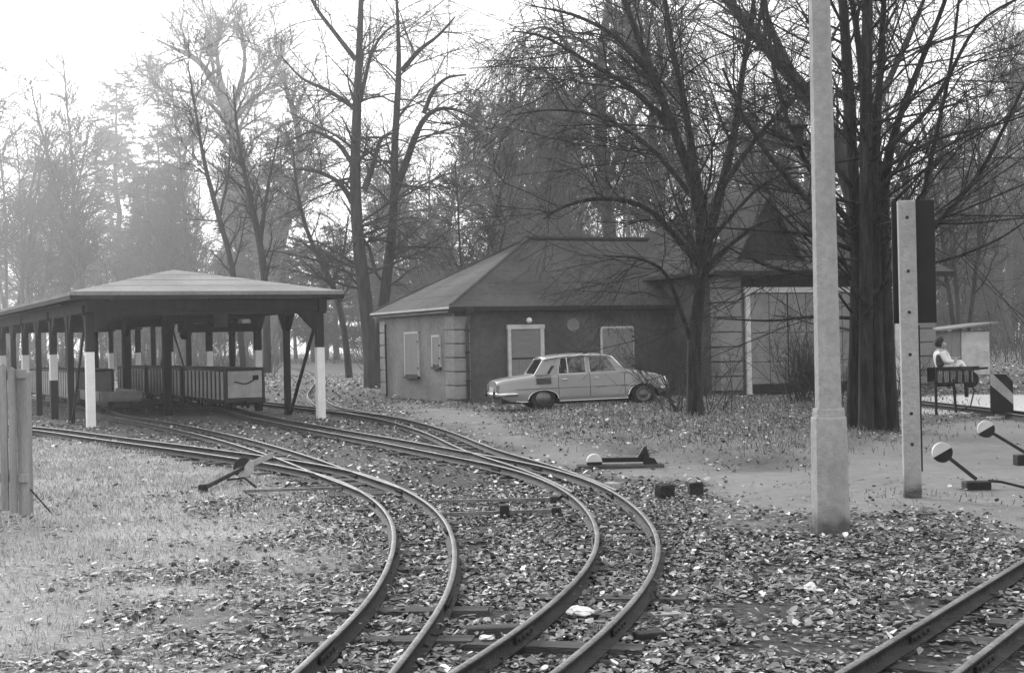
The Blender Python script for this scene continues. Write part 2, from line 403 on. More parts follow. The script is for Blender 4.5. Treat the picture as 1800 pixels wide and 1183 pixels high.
def courses(face, n, mt, parent, lift=.006, name='felt_course'):
    """lapped roofing courses over one flat roof face (list of 3-4 points), low to high"""
    P = [Vector(p) for p in face]; nr = (P[1] - P[0]).cross(P[2] - P[0]).normalized()
    if nr.z < 0: nr = -nr
    z0, z1 = min(p.z for p in P), max(p.z for p in P)
    def clip(poly, z, above):
        out = []
        for a, b in zip(poly, poly[1:] + poly[:1]):
            ia, ib = (a.z >= z) == above or abs(a.z - z) < 1e-6, (b.z >= z) == above or abs(b.z - z) < 1e-6
            if ia: out.append(a)
            if ia != ib: out.append(a + (b - a) * ((z - a.z) / (b.z - a.z)))
        return out
    for i in range(n):
        a, b = z0 + (z1 - z0) * i / n, z0 + (z1 - z0) * (i + 1) / n
        q = clip(clip(P, a, True), b, False)
        q2 = []
        for p in q:
            if not q2 or (p - q2[-1]).length > 1e-4: q2.append(p)
        if len(q2) < 3: continue
        top = [p + nr * (.004 + lift * (b - p.z) / (b - a) + random.uniform(-.001, .001)) for p in q2]; k = len(q2); bot = [p + nr * .001 for p in q2]
        MB().add(bot + top, [tuple(range(k)), tuple(range(k, 2 * k))] + [(j, (j + 1) % k, (j + 1) % k + k, j + k) for j in range(k)]).build(name, mt, parent)

# ------------------------------------------------------------------ train shelter
def shelter():
    root = empty('train_shelter', SO, SA)
    tag(root, 'open timber train shelter with pale hipped felt roof on posts', 'shelter')
    W, D, NB = 5.15, 5.0, 5
    L = D * NB; EH = 2.82; RH = 3.50; ov = .46
    # roof: hipped, closed slab
    x0, x1, y0, y1 = -ov, W + ov, -ov, L + ov; xc = W / 2; hy = 3.7
    def roofslab(dz, inset=0.0):
        return [(x0 + inset, y0 + inset, EH + dz), (x1 - inset, y0 + inset, EH + dz), (x1 - inset, y1 - inset, EH + dz), (x0 + inset, y1 - inset, EH + dz), (xc, y0 + hy, RH + dz), (xc, y1 - hy, RH + dz)]
    V = roofslab(.07) + roofslab(0)
    F = [(0, 1, 4), (1, 2, 5, 4), (2, 3, 5), (3, 0, 4, 5), (6, 10, 7), (7, 10, 11, 8), (8, 11, 9), (9, 11, 10, 6), (0, 6, 7, 1), (1, 7, 8, 2), (2, 8, 9, 3), (3, 9, 6, 0)]
    roof = MB().add(V, F).build('roof', M['felt'], root)
    T = roofslab(.07)
    for fc in ((0, 1, 4), (1, 2, 5, 4), (3, 0, 4, 5)): courses([T[q] for q in fc], 4, M['felt'], roof)
    fa = MB()
    for p, q in (((x0, y0), (x1, y0)), ((x1, y0), (x1, y1)), ((x1, y1), (x0, y1)), ((x0, y1), (x0, y0))):
        d = Vector((q[0] - p[0], q[1] - p[1], 0)).normalized(); nn = Vector((d.y, -d.x, 0)) * -.02
        fa.bar(Vector((p[0], p[1], EH - .03)) + nn, Vector((q[0], q[1], EH - .03)) + nn, .03, .12)
    fa.build('fascia', M['timber_dark'], roof)
    # rafters under the roof
    for i in range(int((L + .6) / 1.25)):
        y = .1 + i * 1.25
        if hy - ov < y < L + ov - hy:
            for sx in (0, 1):
                MB().bar((x0 + .1 if sx == 0 else x1 - .1, y, EH - .07), (xc, y, RH - .07), .08, .12).build('rafter', M['timber_dark'], roof)
    for px in (x0 + .8, xc, x1 - .8):
        MB().bar((px, y0 + .1, EH - .07), (xc, y0 + hy, RH - .1), .08, .12).build('rafter', M['timber_dark'], roof)
    # long beams
    for x in (0, W):
        MB().b2((x - .09, y0 + .15, EH - .36), (x + .09, y1 - .15, EH - .1)).build('eaves_beam', M['timber_dark'], root)
    for y in [i * D for i in range(NB + 1)]:
        MB().b2((-.15, y - .07, EH - .42), (W + .15, y + .07, EH - .2)).build('tie_beam', M['timber_dark'], root)
    MB().b2((-.02, y0 + .30, EH - .33), (W + .02, y0 + .44, EH - .06)).build('eaves_beam', M['timber_dark'], root)
    post = MB().b2((-.085, -.085, -.15), (.085, .085, EH - .30)).mesh('post', M['timber_dark'])
    slim = MB().b2((-.07, -.07, -.15), (.07, .07, EH - .30)).mesh('post', M['timber_dark'])
    band_f = MB().b2((-.089, -.089, -.1), (.089, .089, 1.62)).mesh('white_band', M['white_paint'])
    band_s = MB().b2((-.089, -.089, .95), (.089, .089, 1.58)).mesh('white_band', M['white_paint'])
    def knee(x, y, dx, dy, p):
        MB().prism([Vector((x + dx * .08, y + dy * .08, EH - .30)), Vector((x + dx * .62, y + dy * .62, EH - .30)), Vector((x + dx * .52, y + dy * .52, EH - .40)), Vector((x + dx * .16, y + dy * .16, EH - .78)), Vector((x + dx * .08, y + dy * .08, EH - .78))],
                   Vector((dy, -dx, 0)) * .1).build('knee_brace', M['timber_dark'], p)
    for x in (0, W):
        for i in range(2 * NB + 1):
            y = i * D / 2
            o = link('post', post if i % 2 == 0 else slim, root, (x, y, 0))
            if i % 2 == 0:
                link('white_band', band_f if i == 0 else band_s, o)
            if i < 7:
                for sgn in (-1, 1):
                    if i == 0 and sgn < 0: continue
                    knee(x + (.05 if sgn < 0 else -.05), y, 0, sgn, root)
            if i == 0: knee(x, y - .05, 1 if x == 0 else -1, 0, root)
    big = MB().b2((-.1, -.1, -.15), (.1, .1, RH - .15)).mesh('centre_post', M['timber_dark'])
    for i in range(1, NB):
        o = link('centre_post', big, root, (2.75, i * D - .1, 0)); knee(2.75, i * D - .1, 0, -1, root); knee(2.75, i * D - .1, 0, 1, root)
    MB().bar((W - .02, .05, 2.35), (W + .02, 2.38, .0), .06, .07).build('diagonal_brace', M['timber_dark'], root)
    MB().bar((-.02, .35, 2.3), (.0, 2.42, .0), .045, .05).build('diagonal_brace', M['timber_dark'], root)
    MB().bar((W, 15.1, 2.3), (W, 17.3, .2), .06, .07).build('diagonal_brace', M['timber_dark'], root)
    MB().bar((W, 12.6, .6), (W, 14.6, 2.3), .05, .05).build('diagonal_brace', M['timber_dark'], root)
    MB().bar((3.05, 4.9, 2.18), (W, 4.9, 2.18), .1, .22).build('cross_beam', M['timber_dark'], root)
    lamp = MB().lathe([(0, -.13), (.07, -.115), (.115, -.06), (.13, 0), (.115, .07), (.05, .12), (.0, .12)], (3.2, 4.85, 2.02), n=16).build('hanging_lamp', M['black'], root, smooth=True)
    MB().tube([(3.2, 4.85, 2.1), (3.2, 4.85, 2.6)], .02).build('lamp_stem', M['black'], lamp)
    MB().box((4.0, 4.3, 2.37), (.36, .02, .36)).build('notice_plate', M['wagon_mid'], root)
    return root
shelter()

# ------------------------------------------------------------------ wagons
def wagon(loc, label, L=4.3, W=.95, dark_end=False):
    r = empty('open_wagon', loc, SA); tag(r, label, 'railway wagon', 'slatted wagons parked in the shelter')
    w = W / 2
    fl = MB().b2((-w, 0, .30), (w, L, .38)); fl.build('floor', M['wagon_dark'], r)
    ch = MB().b2((-.18, .12, .20), (.18, L - .12, .299)); ch.build('chassis', M['wagon_dark'], r)
    for y in (.55, 1.05, L - 1.05, L - .55):
        for s in (-1, 1):
            wh = MB().lathe([(0, -.02), (.12, -.02), (.14, -.03), (.14, .0), (.12, .03), (0, .03)], (0, 0, 0), 'X', 16).build('wheel', M['rust'], r, loc=(s * GAUGE / 2, y, .245))
    for y in (.55, 1.05, L - 1.05, L - .55): MB().tube([(-.26, y, .245), (.26, y, .245)], .025).build('axle', M['rust'], r)
    # sides: wide light boards with dark gaps in a dark frame
    n = max(6, int(L / .40)); pitch = (L - .12) / n
    for s in (-1, 1):
        MB().b2((s * w - .025, 0, 1.08), (s * w + .025, L, 1.15)).build('top_rail', M['wagon_dark'], r, bevel=.01)
        MB().b2((s * w - .02, 0, .381), (s * w + .02, L, .44)).build('bottom_rail', M['wagon_dark'], r)
        bm = MB().b2((-.011, -pitch * .22, .36), (.011, pitch * .22, 1.06)).mesh('board', M['wagon_light'])
        bk = MB().b2((-.006, 0, .45), (.006, L - .1, 1.06)).build('side_panel', M['wagon_dark'], r, loc=(s * (w - .03), .05, 0))
        for i in range(n):
            link('board', bm, r, (s * (w + .034), .06 + pitch * (i + .5), random.uniform(-.006, .006)))
        for y in (.03, L - .03):
            MB().b2((s * w - .04, y - .04, .25), (s * w + .04, y + .04, 1.14)).build('corner_post', M['wagon_dark'], r, bevel=.008)
    for k, y in ((0, .0), (1, L)):
        sg = -1 if k == 0 else 1
        e = MB().b2((-w + .04, y - .015, .40), (w - .04, y + .015, 1.07)).build('end_panel', M['wagon_mid'] if (dark_end and k == 0) else M['wagon_light'], r, bevel=.005)
        MB().b2((-w + .03, y - .03, 1.075), (w - .03, y + .03, 1.155)).build('end_rail', M['wagon_dark'], r)
        MB().b2((-w - .03, y + sg * .05 - .04, .27), (w + .03, y + sg * .05 + .04, .40)).build('buffer_beam', M['wagon_dark'], r, bevel=.015)
        MB().tube([(0, y + sg * .06, .27), (0, y + sg * .26, .26)], .05).build('coupler', M['rust'], r)
        if k == 0 and not dark_end:
            pts = [(-.28 + .50 * t, y - .035, .80 - .035 * math.sin(math.pi * t) - .02 * t + .16 * max(0, t - .7) + .008 * math.sin(9 * t)) for t in [i / 12 for i in range(13)]]
            MB().tube(pts, .017, 6).build('chain', M['rust'], e); MB().b2((.20, y - .07, .84), (.34, y - .016, .96)).build('hook_plate', M['rust'], e, bevel=.015)
    for i in range(3):
        y = .7 + i * (L - 1.0) / 3
        MB().b2((-w + .05, y, .38), (w - .05, y + .3, .72)).build('bench_seat', M['wagon_dark'], r)
    return r
wagon(sh(4.42, 3.7), 'front slatted wagon showing its pale end panel with a hanging chain')
wagon(sh(4.42, 8.35), 'second slatted wagon, coupled behind the one with the pale end panel')
wagon(sh(4.42, 13.0), 'third slatted wagon, farthest back in the train with the pale end panel')
wagon(sh(1.7, 9.0), 'slatted wagon with a dark end wall behind the low flat wagon', dark_end=True)
wagon(sh(1.7, 13.65), 'slatted wagon in the left bay, half hidden behind the left posts', dark_end=True)
def flat_wagon():
    r = empty('flat_wagon', sh(1.7, 5.3), SA); tag(r, 'low flat wagon with pale plank sides behind the white front post', 'railway wagon')
    L, w = 3.4, .48
    MB().b2((-w, 0, .36), (w, L, .44)).build('floor', M['wagon_mid'], r)
    MB().b2((-.2, .1, .22), (.2, L - .1, .359)).build('chassis', M['wagon_dark'], r)
    for s in (-1, 1):
        for i in range(3):
            MB().b2((s * (w + .016) - .014, i * L / 3 + .01, .42), (s * (w + .016) + .014, (i + 1) * L / 3 - .015, .62)).build('side_plank', M['felt'], r)
        for i in range(4):
            MB().b2((s * (w + .045) - .012, .15 + i * 1.0, .34), (s * (w + .045) + .012, .22 + i * 1.0, .6)).build('stake', M['wagon_dark'], r)
    MB().b2((-w, -.03, .42), (w, -.002, .62)).build('end_plank', M['felt'], r)
    for y in (.5, L - .5):
        for s in (-1, 1): MB().lathe([(0, -.02), (.12, -.02), (.14, -.03), (.14, .0), (.12, .03), (0, .03)], (0, 0, 0), 'X', 16).build('wheel', M['rust'], r, loc=(s * GAUGE / 2, y, .245))
flat_wagon()

# ------------------------------------------------------------------ depot house
HO = at(801, 708); HA = math.radians(24.5)
def house():
    r = empty('depot_house', HO, HA); tag(r, 'single-storey plastered depot house with dark hipped roof and tall gated annex', 'house')
    L, D, EH = 11.5, 6.2, 2.56; AX, AP, AW, AH = 7.07, 2.57, 7.7, 3.42
    # walls
    MB().b2((.03, .03, -.2), (AX + .5, D, EH)).build('wall', M['plaster_dark'], r)  # front kept darker than the side wall: its shade is in the plaster colour
    sidew = MB().b2((0, .05, -.19), (.03, D - .05, EH - .01)).build('side_wall', M['plaster_side_lit'], r)
    MB().b2((-.025, -.02, -.2), (AX - .02, .03, .22)).build('plinth', M['plaster_dark'], r)
    # quoin blocks
    def quoins(x, y, sx, sy, H, ax=.46, ay=.62, hh=.39, start=.1, mt='plaster_light'):
        z = start; k = 0
        while z + hh < H + .2:
            h = min(hh, H - z)
            a, b = x + sx * ax, y + sy * ay
            MB().b2((min(x - sx * .03, a), min(y - sy * .03, b), z), (max(x - sx * .03, a), max(y - sy * .03, b), z + h - .035)).build('quoin_block', M[mt], r, bevel=.012)
            z += hh; k += 1
    quoins(0, 0, 1, 1, EH, .46, .66)
    quoins(0, D, 1, -1, EH, .4, .5)
    # hip roof
    ov = .24; x0, x1, y0, y1 = -ov, 12.5, -ov, D + ov; RZ, rx = 4.74, 3.8; yc = D / 2
    def slab(dz): return [(x0, y0, EH + dz), (x1, y0, EH + dz), (x1, y1, EH + dz), (x0, y1, EH + dz), (rx, yc, RZ + dz), (x1 - 2.0, yc, RZ + dz)]
    roof = MB().add(slab(.10) + slab(.02), [(0, 1, 5, 4), (1, 2, 5), (2, 3, 4, 5), (3, 0, 4), (6, 10, 11, 7), (7, 11, 8), (8, 11, 10, 9), (9, 10, 6), (0, 6, 7, 1), (1, 7, 8, 2), (2, 8, 9, 3), (3, 9, 6, 0)]).build('roof', M['roof_dark'], r)
    T = slab(.10)
    for fc in ((0, 1, 5, 4), (3, 0, 4)): courses([T[q] for q in fc], 6, M['roof_dark'], roof)
    MB().tube([(rx - .1, yc, RZ + .12), (x1 - 2, yc, RZ + .12)], .09, 8).build('ridge_cap', M['black'], roof)
    for c in ((x0, y0), (x0, y1)):
        MB().tube([(c[0] + .1, c[1] + .1, EH + .15), (rx, yc, RZ + .12)], .06, 6).build('hip_cap', M['roof_dark'], roof)
    MB().b2((x0 - .03, y0, EH + .055), (x0 - .002, y1, EH + .112)).build('gutter', M['trim'], roof)
    MB().b2((x0 + .02, y0 - .05, EH - .02), (AX - .45, y0 - .002, EH + .11)).build('gutter', M['timber_dark'], roof)
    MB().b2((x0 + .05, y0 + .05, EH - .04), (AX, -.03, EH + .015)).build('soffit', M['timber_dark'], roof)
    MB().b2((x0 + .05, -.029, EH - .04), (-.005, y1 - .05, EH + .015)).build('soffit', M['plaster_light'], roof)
    # downpipe
    dp = MB().tube([(.36, -.28, EH), (.36, -.24, EH - .15), (.36, -.09, EH - .42), (.36, -.09, .05)], .05, 10).build('downpipe', M['plaster_dark'], r, smooth=True)
    for z in (.6, 1.4, 2.0): MB().lathe([(.05, -.03), (.068, -.03), (.068, .03), (.05, .03)], (.36, -.09, z), n=12).build('pipe_clamp', M['rust'], dp)
    MB().box((.36, -.28, EH - .02), (.22, .16, .2)).build('hopper_head', M['rust'], dp, bevel=.02)
    MB().tube([(-.06, D - .62, 2.3), (-.06, D - .62, 1.2), (-.06, D - .66, .05)], .03, 8).build('conduit', M['black'], r)
    # front door with white frame
    dx0 = 1.62
    d = MB().b2((dx0 + .1, -.02, .0), (dx0 + 1.02, .02, 2.02)).build('door', M['door_grey'], r)
    for i in range(5):
        MB().b2((dx0 + .12, -.032, 1.22 + i * .155), (dx0 + 1.0, -.0205, 1.36 + i * .155)).build('plank', M['door_grey'], d)
    for i in range(4):
        MB().b2((dx0 + .12 + i * .222, -.032, .03), (dx0 + .334 + i * .222, -.0205, 1.16)).build('plank', M['door_grey'], d)
    MB().b2((dx0 + .1, -.04, 1.165), (dx0 + 1.02, -.0206, 1.205)).build('crossbar', M['black'], d)
    fr = [((dx0, -.06, 0), (dx0 + .1, .029, 2.12)), ((dx0 + 1.02, -.06, 0), (dx0 + 1.14, .029, 2.12)), ((dx0 - .02, -.064, 2.021), (dx0 + 1.16, .028, 2.15))]
    for a, b in fr: MB().b2(a, b).build('door_frame', M['trim'], r, bevel=.008)
    lp = MB().lathe([(0, -.085), (.05, -.07), (.08, -.03), (.085, .01), (.06, .06), (.0, .085)], (dx0 + .62, -.16, 2.27), n=16).build('globe_lamp', M['white_paint'], r, smooth=True)
    MB().tube([(dx0 + .62, .0, 2.36), (dx0 + .62, -.16, 2.36)], .022).build('lamp_bracket', M['black'], lp)
    # pale painted round on the wall
    MB().lathe([(0, -.014), (.2, -.014), (.21, .029)], (3.72, 0, 2.12), 'Y', 24).build('pale_round', M['door_grey'], r)
    # shuttered windows
    def shutter(org, ax, w, h, z, nm=2, frame=M['trim'], out=None):
        ax = Vector(ax); org = Vector(org); out = Vector(out)
        s = MB()
        P = lambda a, b, c: org + ax * a + Vector((0, 0, z + b)) + out * c
        def bx(a0, a1, b0, b1, c0, c1):
            p, q = P(a0, b0, c0), P(a1, b1, c1); return MB().b2(tuple(p), tuple(q))
        sh_ = bx(.03, w - .03, .03, h - .03, .0, .03).build('shutter', M['shutter'], r)
        for i in range(nm):
            bx(.03 + i * (w - .06) / nm + .006, .03 + (i + 1) * (w - .06) / nm - .006, .03, h - .03, .0305, .048).build('plank', M['shutter'], sh_)
        for k in (0, 1):
            bx(-.03 + k * (w + .02), .029 + k * (w - .02) + .011 * k, -.02, h + .03, -.0, .055).build('shutter_frame', frame, sh_)
        bx(-.02, w + .02, h - .028, h + .03, 0, .058).build('shutter_frame', frame, sh_)
        bx(-.01, w + .01, -.09, -.03, 0, .09).build('sill', M['black'], sh_)
        for b in (.2, h - .3): bx(w - .06, w + .05, b, b + .05, .059, .066).build('hinge', M['black'], sh_)
    shutter((4.62, -.0, 0), (1, 0, 0), 1.06, 1.36, .67, out=(0, -1, 0))
    shutter((0, 3.9, 0), (0, -1, 0), 1.15, 1.28, .72, out=(-1, 0, 0))
    shutter((0, 1.62, 0), (0, -1, 0), .60, .86, 1.02, nm=1, out=(-1, 0, 0))
    # annex with the big gate
    y0a = -AP
    MB().b2((AX + .03, y0a + .03, -.2), (AX + AW - .03, D - .5, AH)).build('annex_wall', M['plaster_dark'], r)
    MB().b2((AX - .0, y0a + .5, -.2), (AX + .029, -.02, AH - .01)).build('annex_side_wall', M['plaster_dark'], r)
    quoins(AX, y0a, 1, 1, AH, .72, .45, .42, .15, 'gate_paint'); quoins(AX + AW, y0a, -1, 1, AH, 1.3, .5, .42, .15, 'gate_paint')
    gx0, gx1, gh = AX + 1.0, AX + AW - 1.55, 2.92
    for a, b in (((gx0 - .16, y0a - .07, 0), (gx0, y0a + .02, gh + .0)), ((gx1, y0a - .07, 0), (gx1 + .16, y0a + .02, gh)), ((gx0 - .2, y0a - .075, gh + .001), (gx1 + .2, y0a + .02, gh + .16))):
        MB().b2(a, b).build('gate_frame', M['trim'], r, bevel=.01)
    n = 4; w = (gx1 - gx0) / n
    for i in range(n):
        g = MB().b2((gx0 + i * w + .012, y0a - .035, .3), (gx0 + (i + 1) * w - .012, y0a + .01, gh - .02)).build('gate_leaf', M['timber_dark'], r)
        for z0, z1 in ((.31, .93), (.95, 1.76), (1.78, gh - .03)):
            for j in range(2):
                MB().b2((gx0 + i * w + .02 + j * w * .49, y0a - .048, z0), (gx0 + i * w + .02 + (j + .965) * w * .49, y0a - .0355, z1)).build('panel', M['gate_paint'], g, bevel=.006)
        MB().b2((gx0 + i * w + .012, y0a - .05, .02), (gx0 + (i + 1) * w - .012, y0a + .01, .285)).build('kick_board', M['timber_dark'], g)
    MB().b2((AX + .75, y0a - .015, gh + .17), (AX + AW - 1.33, y0a + .025, AH - .02)).build('lintel_panel', M['timber_dark'], r)
    # annex roof, hipped, taller
    o2 = .45; a0, a1, b0, b1 = AX - o2, AX + AW + o2, y0a - o2, D - .3; az = 6.2; yc2 = (b0 + b1) / 2
    def slab2(dz): return [(a0, b0, AH + dz), (a1, b0, AH + dz), (a1, b1, AH + dz), (a0, b1, AH + dz), (a0 + 3.0, yc2, az + dz), (a1 - 3.0, yc2, az + dz)]
    ar = MB().add(slab2(.10) + slab2(.02), [(0, 1, 5, 4), (1, 2, 5), (2, 3, 4, 5), (3, 0, 4), (6, 10, 11, 7), (7, 11, 8), (8, 11, 10, 9), (9, 10, 6), (0, 6, 7, 1), (1, 7, 8, 2), (2, 8, 9, 3), (3, 9, 6, 0)]).build('annex_roof', M['roof_dark'], r)
    T = slab2(.10)
    for fc in ((0, 1, 5, 4), (3, 0, 4)): courses([T[q] for q in fc], 8, M['roof_dark'], ar)
    MB().b2((a0 + .02, b0 - .05, AH - .04), (a1, b0 - .002, AH + .11)).build('gutter', M['timber_dark'], ar)
    # boarded dormer gable
    dcx, dy = AX + 1.75, b0 + .55
    gm = MB().prism([(dcx - 1.15, dy, AH + .25), (dcx + 1.15, dy, AH + .25), (dcx, dy, AH + 2.1)], (0, 2.2, 0)).build('dormer', M['timber_dark'], ar)
    for s in (-1, 1):
        MB().add([(dcx + s * 1.35, dy - .15, AH + .12), (dcx, dy - .15, AH + 2.28), (dcx, dy + 2.4, AH + 2.28), (dcx + s * 1.35, dy + 2.4, AH + .12),
                  (dcx + s * 1.35, dy - .15, AH + .20), (dcx, dy - .15, AH + 2.36), (dcx, dy + 2.4, AH + 2.36), (dcx + s * 1.35, dy + 2.4, AH + .20)],
                 [(0, 1, 2, 3), (4, 7, 6, 5), (0, 4, 5, 1), (1, 5, 6, 2), (2, 6, 7, 3), (3, 7, 4, 0)]).build('dormer_roof', M['roof_dark'], gm)
    MB().tube([(dcx - .1, dy, AH + 2.4), (dcx - .1, dy, AH + 2.62), (dcx + .05, dy, AH + 2.66), (dcx + .05, dy, AH + 2.4)], .025, 6).build('finial', M['black'], gm)
    MB().box((AX + .35, b0 + 1.55, AH + 1.22), (.62, .5, .1), M_=Matrix.Rotation(math.radians(38), 3, 'X')).build('roof_hatch', M['trim'], ar)
    return r
house()

# white shed behind the annex
def shed():
    p = at(1640, 668); Yd = 55.0
    a = atY(1640, 668, Yd); r = empty('shed', (a.x, a.y, 0), math.radians(6)); tag(r, 'small pale shed with sloping flat roof and light door beyond the annex', 'shed')
    W = 2.3
    MB().b2((0, 0, -.1), (W, 2.2, 1.72)).build('wall', M['shutter'], r)
    MB().add([(-.15, -.35, 1.72), (W + .25, -.35, 2.0), (W + .25, 2.5, 2.0), (-.15, 2.5, 1.72), (-.15, -.35, 1.79), (W + .25, -.35, 2.07), (W + .25, 2.5, 2.07), (-.15, 2.5, 1.79)], [(0, 3, 2, 1), (4, 5, 6, 7), (0, 1, 5, 4), (1, 2, 6, 5), (2, 3, 7, 6), (3, 0, 4, 7)]).build('roof', M['felt'], r)
    MB().b2((.02, -.01, 1.721), (W - .02, 2.2, 1.74)).build('top_plate', M['timber_dark'], r)
    d = MB().b2((1.15, -.06, 0.03), (2.28, -.002, 1.7)).build('door', M['wagon_light'], r, bevel=.01)
    MB().tube([(2.05, -.1, .95), (2.17, -.1, .95)], .025).build('handle', M['trim'], d)
    for i in range(3): MB().b2((.04 + i * .36, -.02, .02), (.38 + i * .36, -.0015, 1.68)).build('plank', M['shutter'], r)
shed()

# ------------------------------------------------------------------ saloon car
def car():
    S = 1.03; psi = math.radians(9.5)
    R = Matrix.Rotation(psi, 3, 'Z'); c = at(955, 722)
    org = c - R @ Vector((1.10 * S, -.66 * S, 0)); 
    r = empty('saloon_car', (org.x, org.y, .0), psi); r.scale = (S, S, S * .945); r.rotation_euler = (0, math.radians(-1.1), psi)
    r.location.z = -.005
    tag(r, 'pale grey four-door saloon car parked in front of the depot house', 'car')
    ip = lambda x, t: float(np.interp(x, [a for a, b in t], [b for a, b in t]))
    ZT = [(.04, .70), (.10, .735), (.3, .775), (.92, .85), (1.5, .885), (2.4, .895), (3.05, .90), (3.3, .875), (3.6, .82), (3.9, .745), (4.02, .70), (4.10, .63)]
    WD = [(.04, .70), (.2, .76), (.6, .79), (1.2, .81), (3, .81), (3.7, .785), (3.95, .745), (4.1, .69)]
    ZB = [(.04, .40), (.15, .32), (.35, .24), (.6, .21), (1.5, .20), (3.1, .20), (3.8, .24), (3.98, .33), (4.1, .40)]
    AR = [(1.10, .27, .36, .245), (3.48, .28, .37, .30)]      # wheel arches: x, z, half-length, rise
    def zb(x):
        z = ip(x, ZB)
        for xc, zc, a, b in AR:
            q = 1 - ((x - xc) / a) ** 2
            if q > 0: z = max(z, zc - .02 + b * q ** .5)
        return z
    xs = sorted(set(np.round(np.concatenate([np.linspace(.04, 4.10, 70)] + [np.linspace(xc - a * .999, xc + a * .999, 25) for xc, _, a, _ in AR]), 4)))
    def prof(x):
        w, zt, b = ip(x, WD), ip(x, ZT), zb(x)
        zz = [b, max(b + .03, .30), max(b + .05, .52), max(b + .06, .545), max(b + .08, zt - .10), zt - .03, zt, zt + .025, zt + .035]
        yy = [w - .035, w - .004, w, w - .012, w - .03, w - .065, w - .13, w * .5, 0]
        return [(x, y, z) for y, z in zip(yy, zz)]
    V, F = [], []; k = 9; full = 2 * k - 1
    for x in xs:
        p = prof(x); V += [(a, -y, z) for a, y, z in p] + [(a, y, z) for a, y, z in reversed(p[:-1])]
    for i in range(len(xs) - 1):
        for j in range(full - 1): F.append((i * full + j, i * full + j + 1, (i + 1) * full + j + 1, (i + 1) * full + j))
    F += [tuple(range(full)), tuple(range((len(xs) - 1) * full, len(xs) * full))]
    body = MB().add(V, F).build('body', M['paint_car'], r, smooth=True)
    e = body.modifiers.new('es', 'EDGE_SPLIT'); e.split_angle = math.radians(40)
    MB().b2((.12, -.70, .19), (.70, .70, .39)).build('underbody', M['black'], r)
    MB().b2((1.5, -.72, .13), (3.1, .72, .26)).build('underbody', M['black'], r)
    MB().b2((3.86, -.66, .22), (4.02, .66, .36)).build('underbody', M['black'], r)
    for xc, zc, a, b in AR: MB().b2((xc - a - .02, -.60, .30), (xc + a + .02, .60, .62)).build('wheel_housing', M['black'], r)
    # doors and seams follow the side surface
    def patch(x0, x1, j0, j1, off, name, mt, par):
        PV, PF = [], []; st = [x0] + [x for x in xs if x0 < x < x1] + [x1]; nj = j1 - j0 + 1
        for x in st:
            for (a, y, z) in prof(x)[j0:j1 + 1]: PV.append((a, -y - off, z))
        for i in range(len(st) - 1):
            for j in range(nj - 1): PF.append((i * nj + j, i * nj + j + 1, (i + 1) * nj + j + 1, (i + 1) * nj + j))
        return MB().add(PV, PF).build(name, mt, par, smooth=True)
    for a, b in ((1.47, 2.195), (2.215, 3.02)):
        dr = patch(a, b, 1, 5, .005, 'door', M['paint_car'], body)
        MB().tube([(a + .08, -.80, .735), (a + .2, -.80, .738)], .012, 6).build('handle', M['chrome'], dr)
    for x in (2.205, 3.03, 1.46):
        pp = prof(x); MB().tube([(a, -y - .002, z) for a, y, z in pp[1:6]], .0045, 4).build('door_gap', M['black'], body)
    crease = [(x, -prof(x)[2][1] - .003, prof(x)[2][2] + .01) for x in np.linspace(.45, 3.1, 30) if abs(x - 1.1) > .0]
    MB().tube([(x, y, .53) for x, y, z in crease if True], .005, 4).build('side_crease', M['black'], body)
    # arch and sill bright trim
    for xc, zc, a, b in AR:
        pts = []
        for i in range(21):
            x = xc - a * .995 + 2 * a * .995 * i / 20; pts.append((x, -prof(x)[0][1] - .028, zb(x) + .004))
        MB().tube(pts, .011, 6).build('arch_trim', M['chrome'], body)
    for a, b in ((.45, .74), (1.47, 3.10)):
        MB().tube([(x, -prof(x)[0][1] - .012, prof(x)[0][2] + .01) for x in np.linspace(a, b, 8)], .011, 6).build('sill_trim', M['chrome'], body)
    # cabin
    ZR = [(1.14, 1.225), (1.3, 1.262), (1.6, 1.292), (2.0, 1.303), (2.4, 1.294), (2.65, 1.265), (2.78, 1.228)]
    YR, YB, ZBELT = .575, .735, .86
    def side(x, f, off=0): 
        return Vector((x, -(YB + (YR - YB) * f) - off, ZBELT + (ip(x, ZR) - ZBELT) * f))
    RV, RF = [], []; rx_ = np.linspace(1.13, 2.79, 18); ry = np.linspace(-1, 1, 13)
    for x in rx_:
        for t in ry:
            RV.append((x - .05 * (abs(t) ** 2) * (1 if x > 2 else -1) * (abs(x - 1.95) / .84) ** 2, t * (YR + .025), ip(x, ZR) + .06 * (1 - abs(t) ** 3.2) - .004))
    n_ = len(ry)
    for i in range(len(rx_) - 1):
        for j in range(n_ - 1): RF.append((i * n_ + j, i * n_ + j + 1, (i + 1) * n_ + j + 1, (i + 1) * n_ + j))
    rf = MB().add(RV, RF).build('roof', M['paint_car'], r, smooth=True)
    sm = rf.modifiers.new('so', 'SOLIDIFY'); sm.thickness = .02
    MB().tube([side(x, 1.0, .03) + Vector((0, 0, -.004)) for x in np.linspace(1.15, 2.77, 16)], .012, 6).build('drip_rail', M['chrome'], rf)
    polys = [[(.94, 0), (1.46, 0), (1.56, .93), (1.56, 1), (1.17, 1)], [(2.13, 0), (2.22, 0), (2.22, 1), (2.13, 1)], [(2.88, 0), (3.04, 0), (2.78, 1), (2.66, 1), (2.66, .93)], [(1.56, .92), (2.13, .92), (2.13, 1), (1.56, 1)], [(2.22, .92), (2.66, .92), (2.66, 1), (2.22, 1)]]
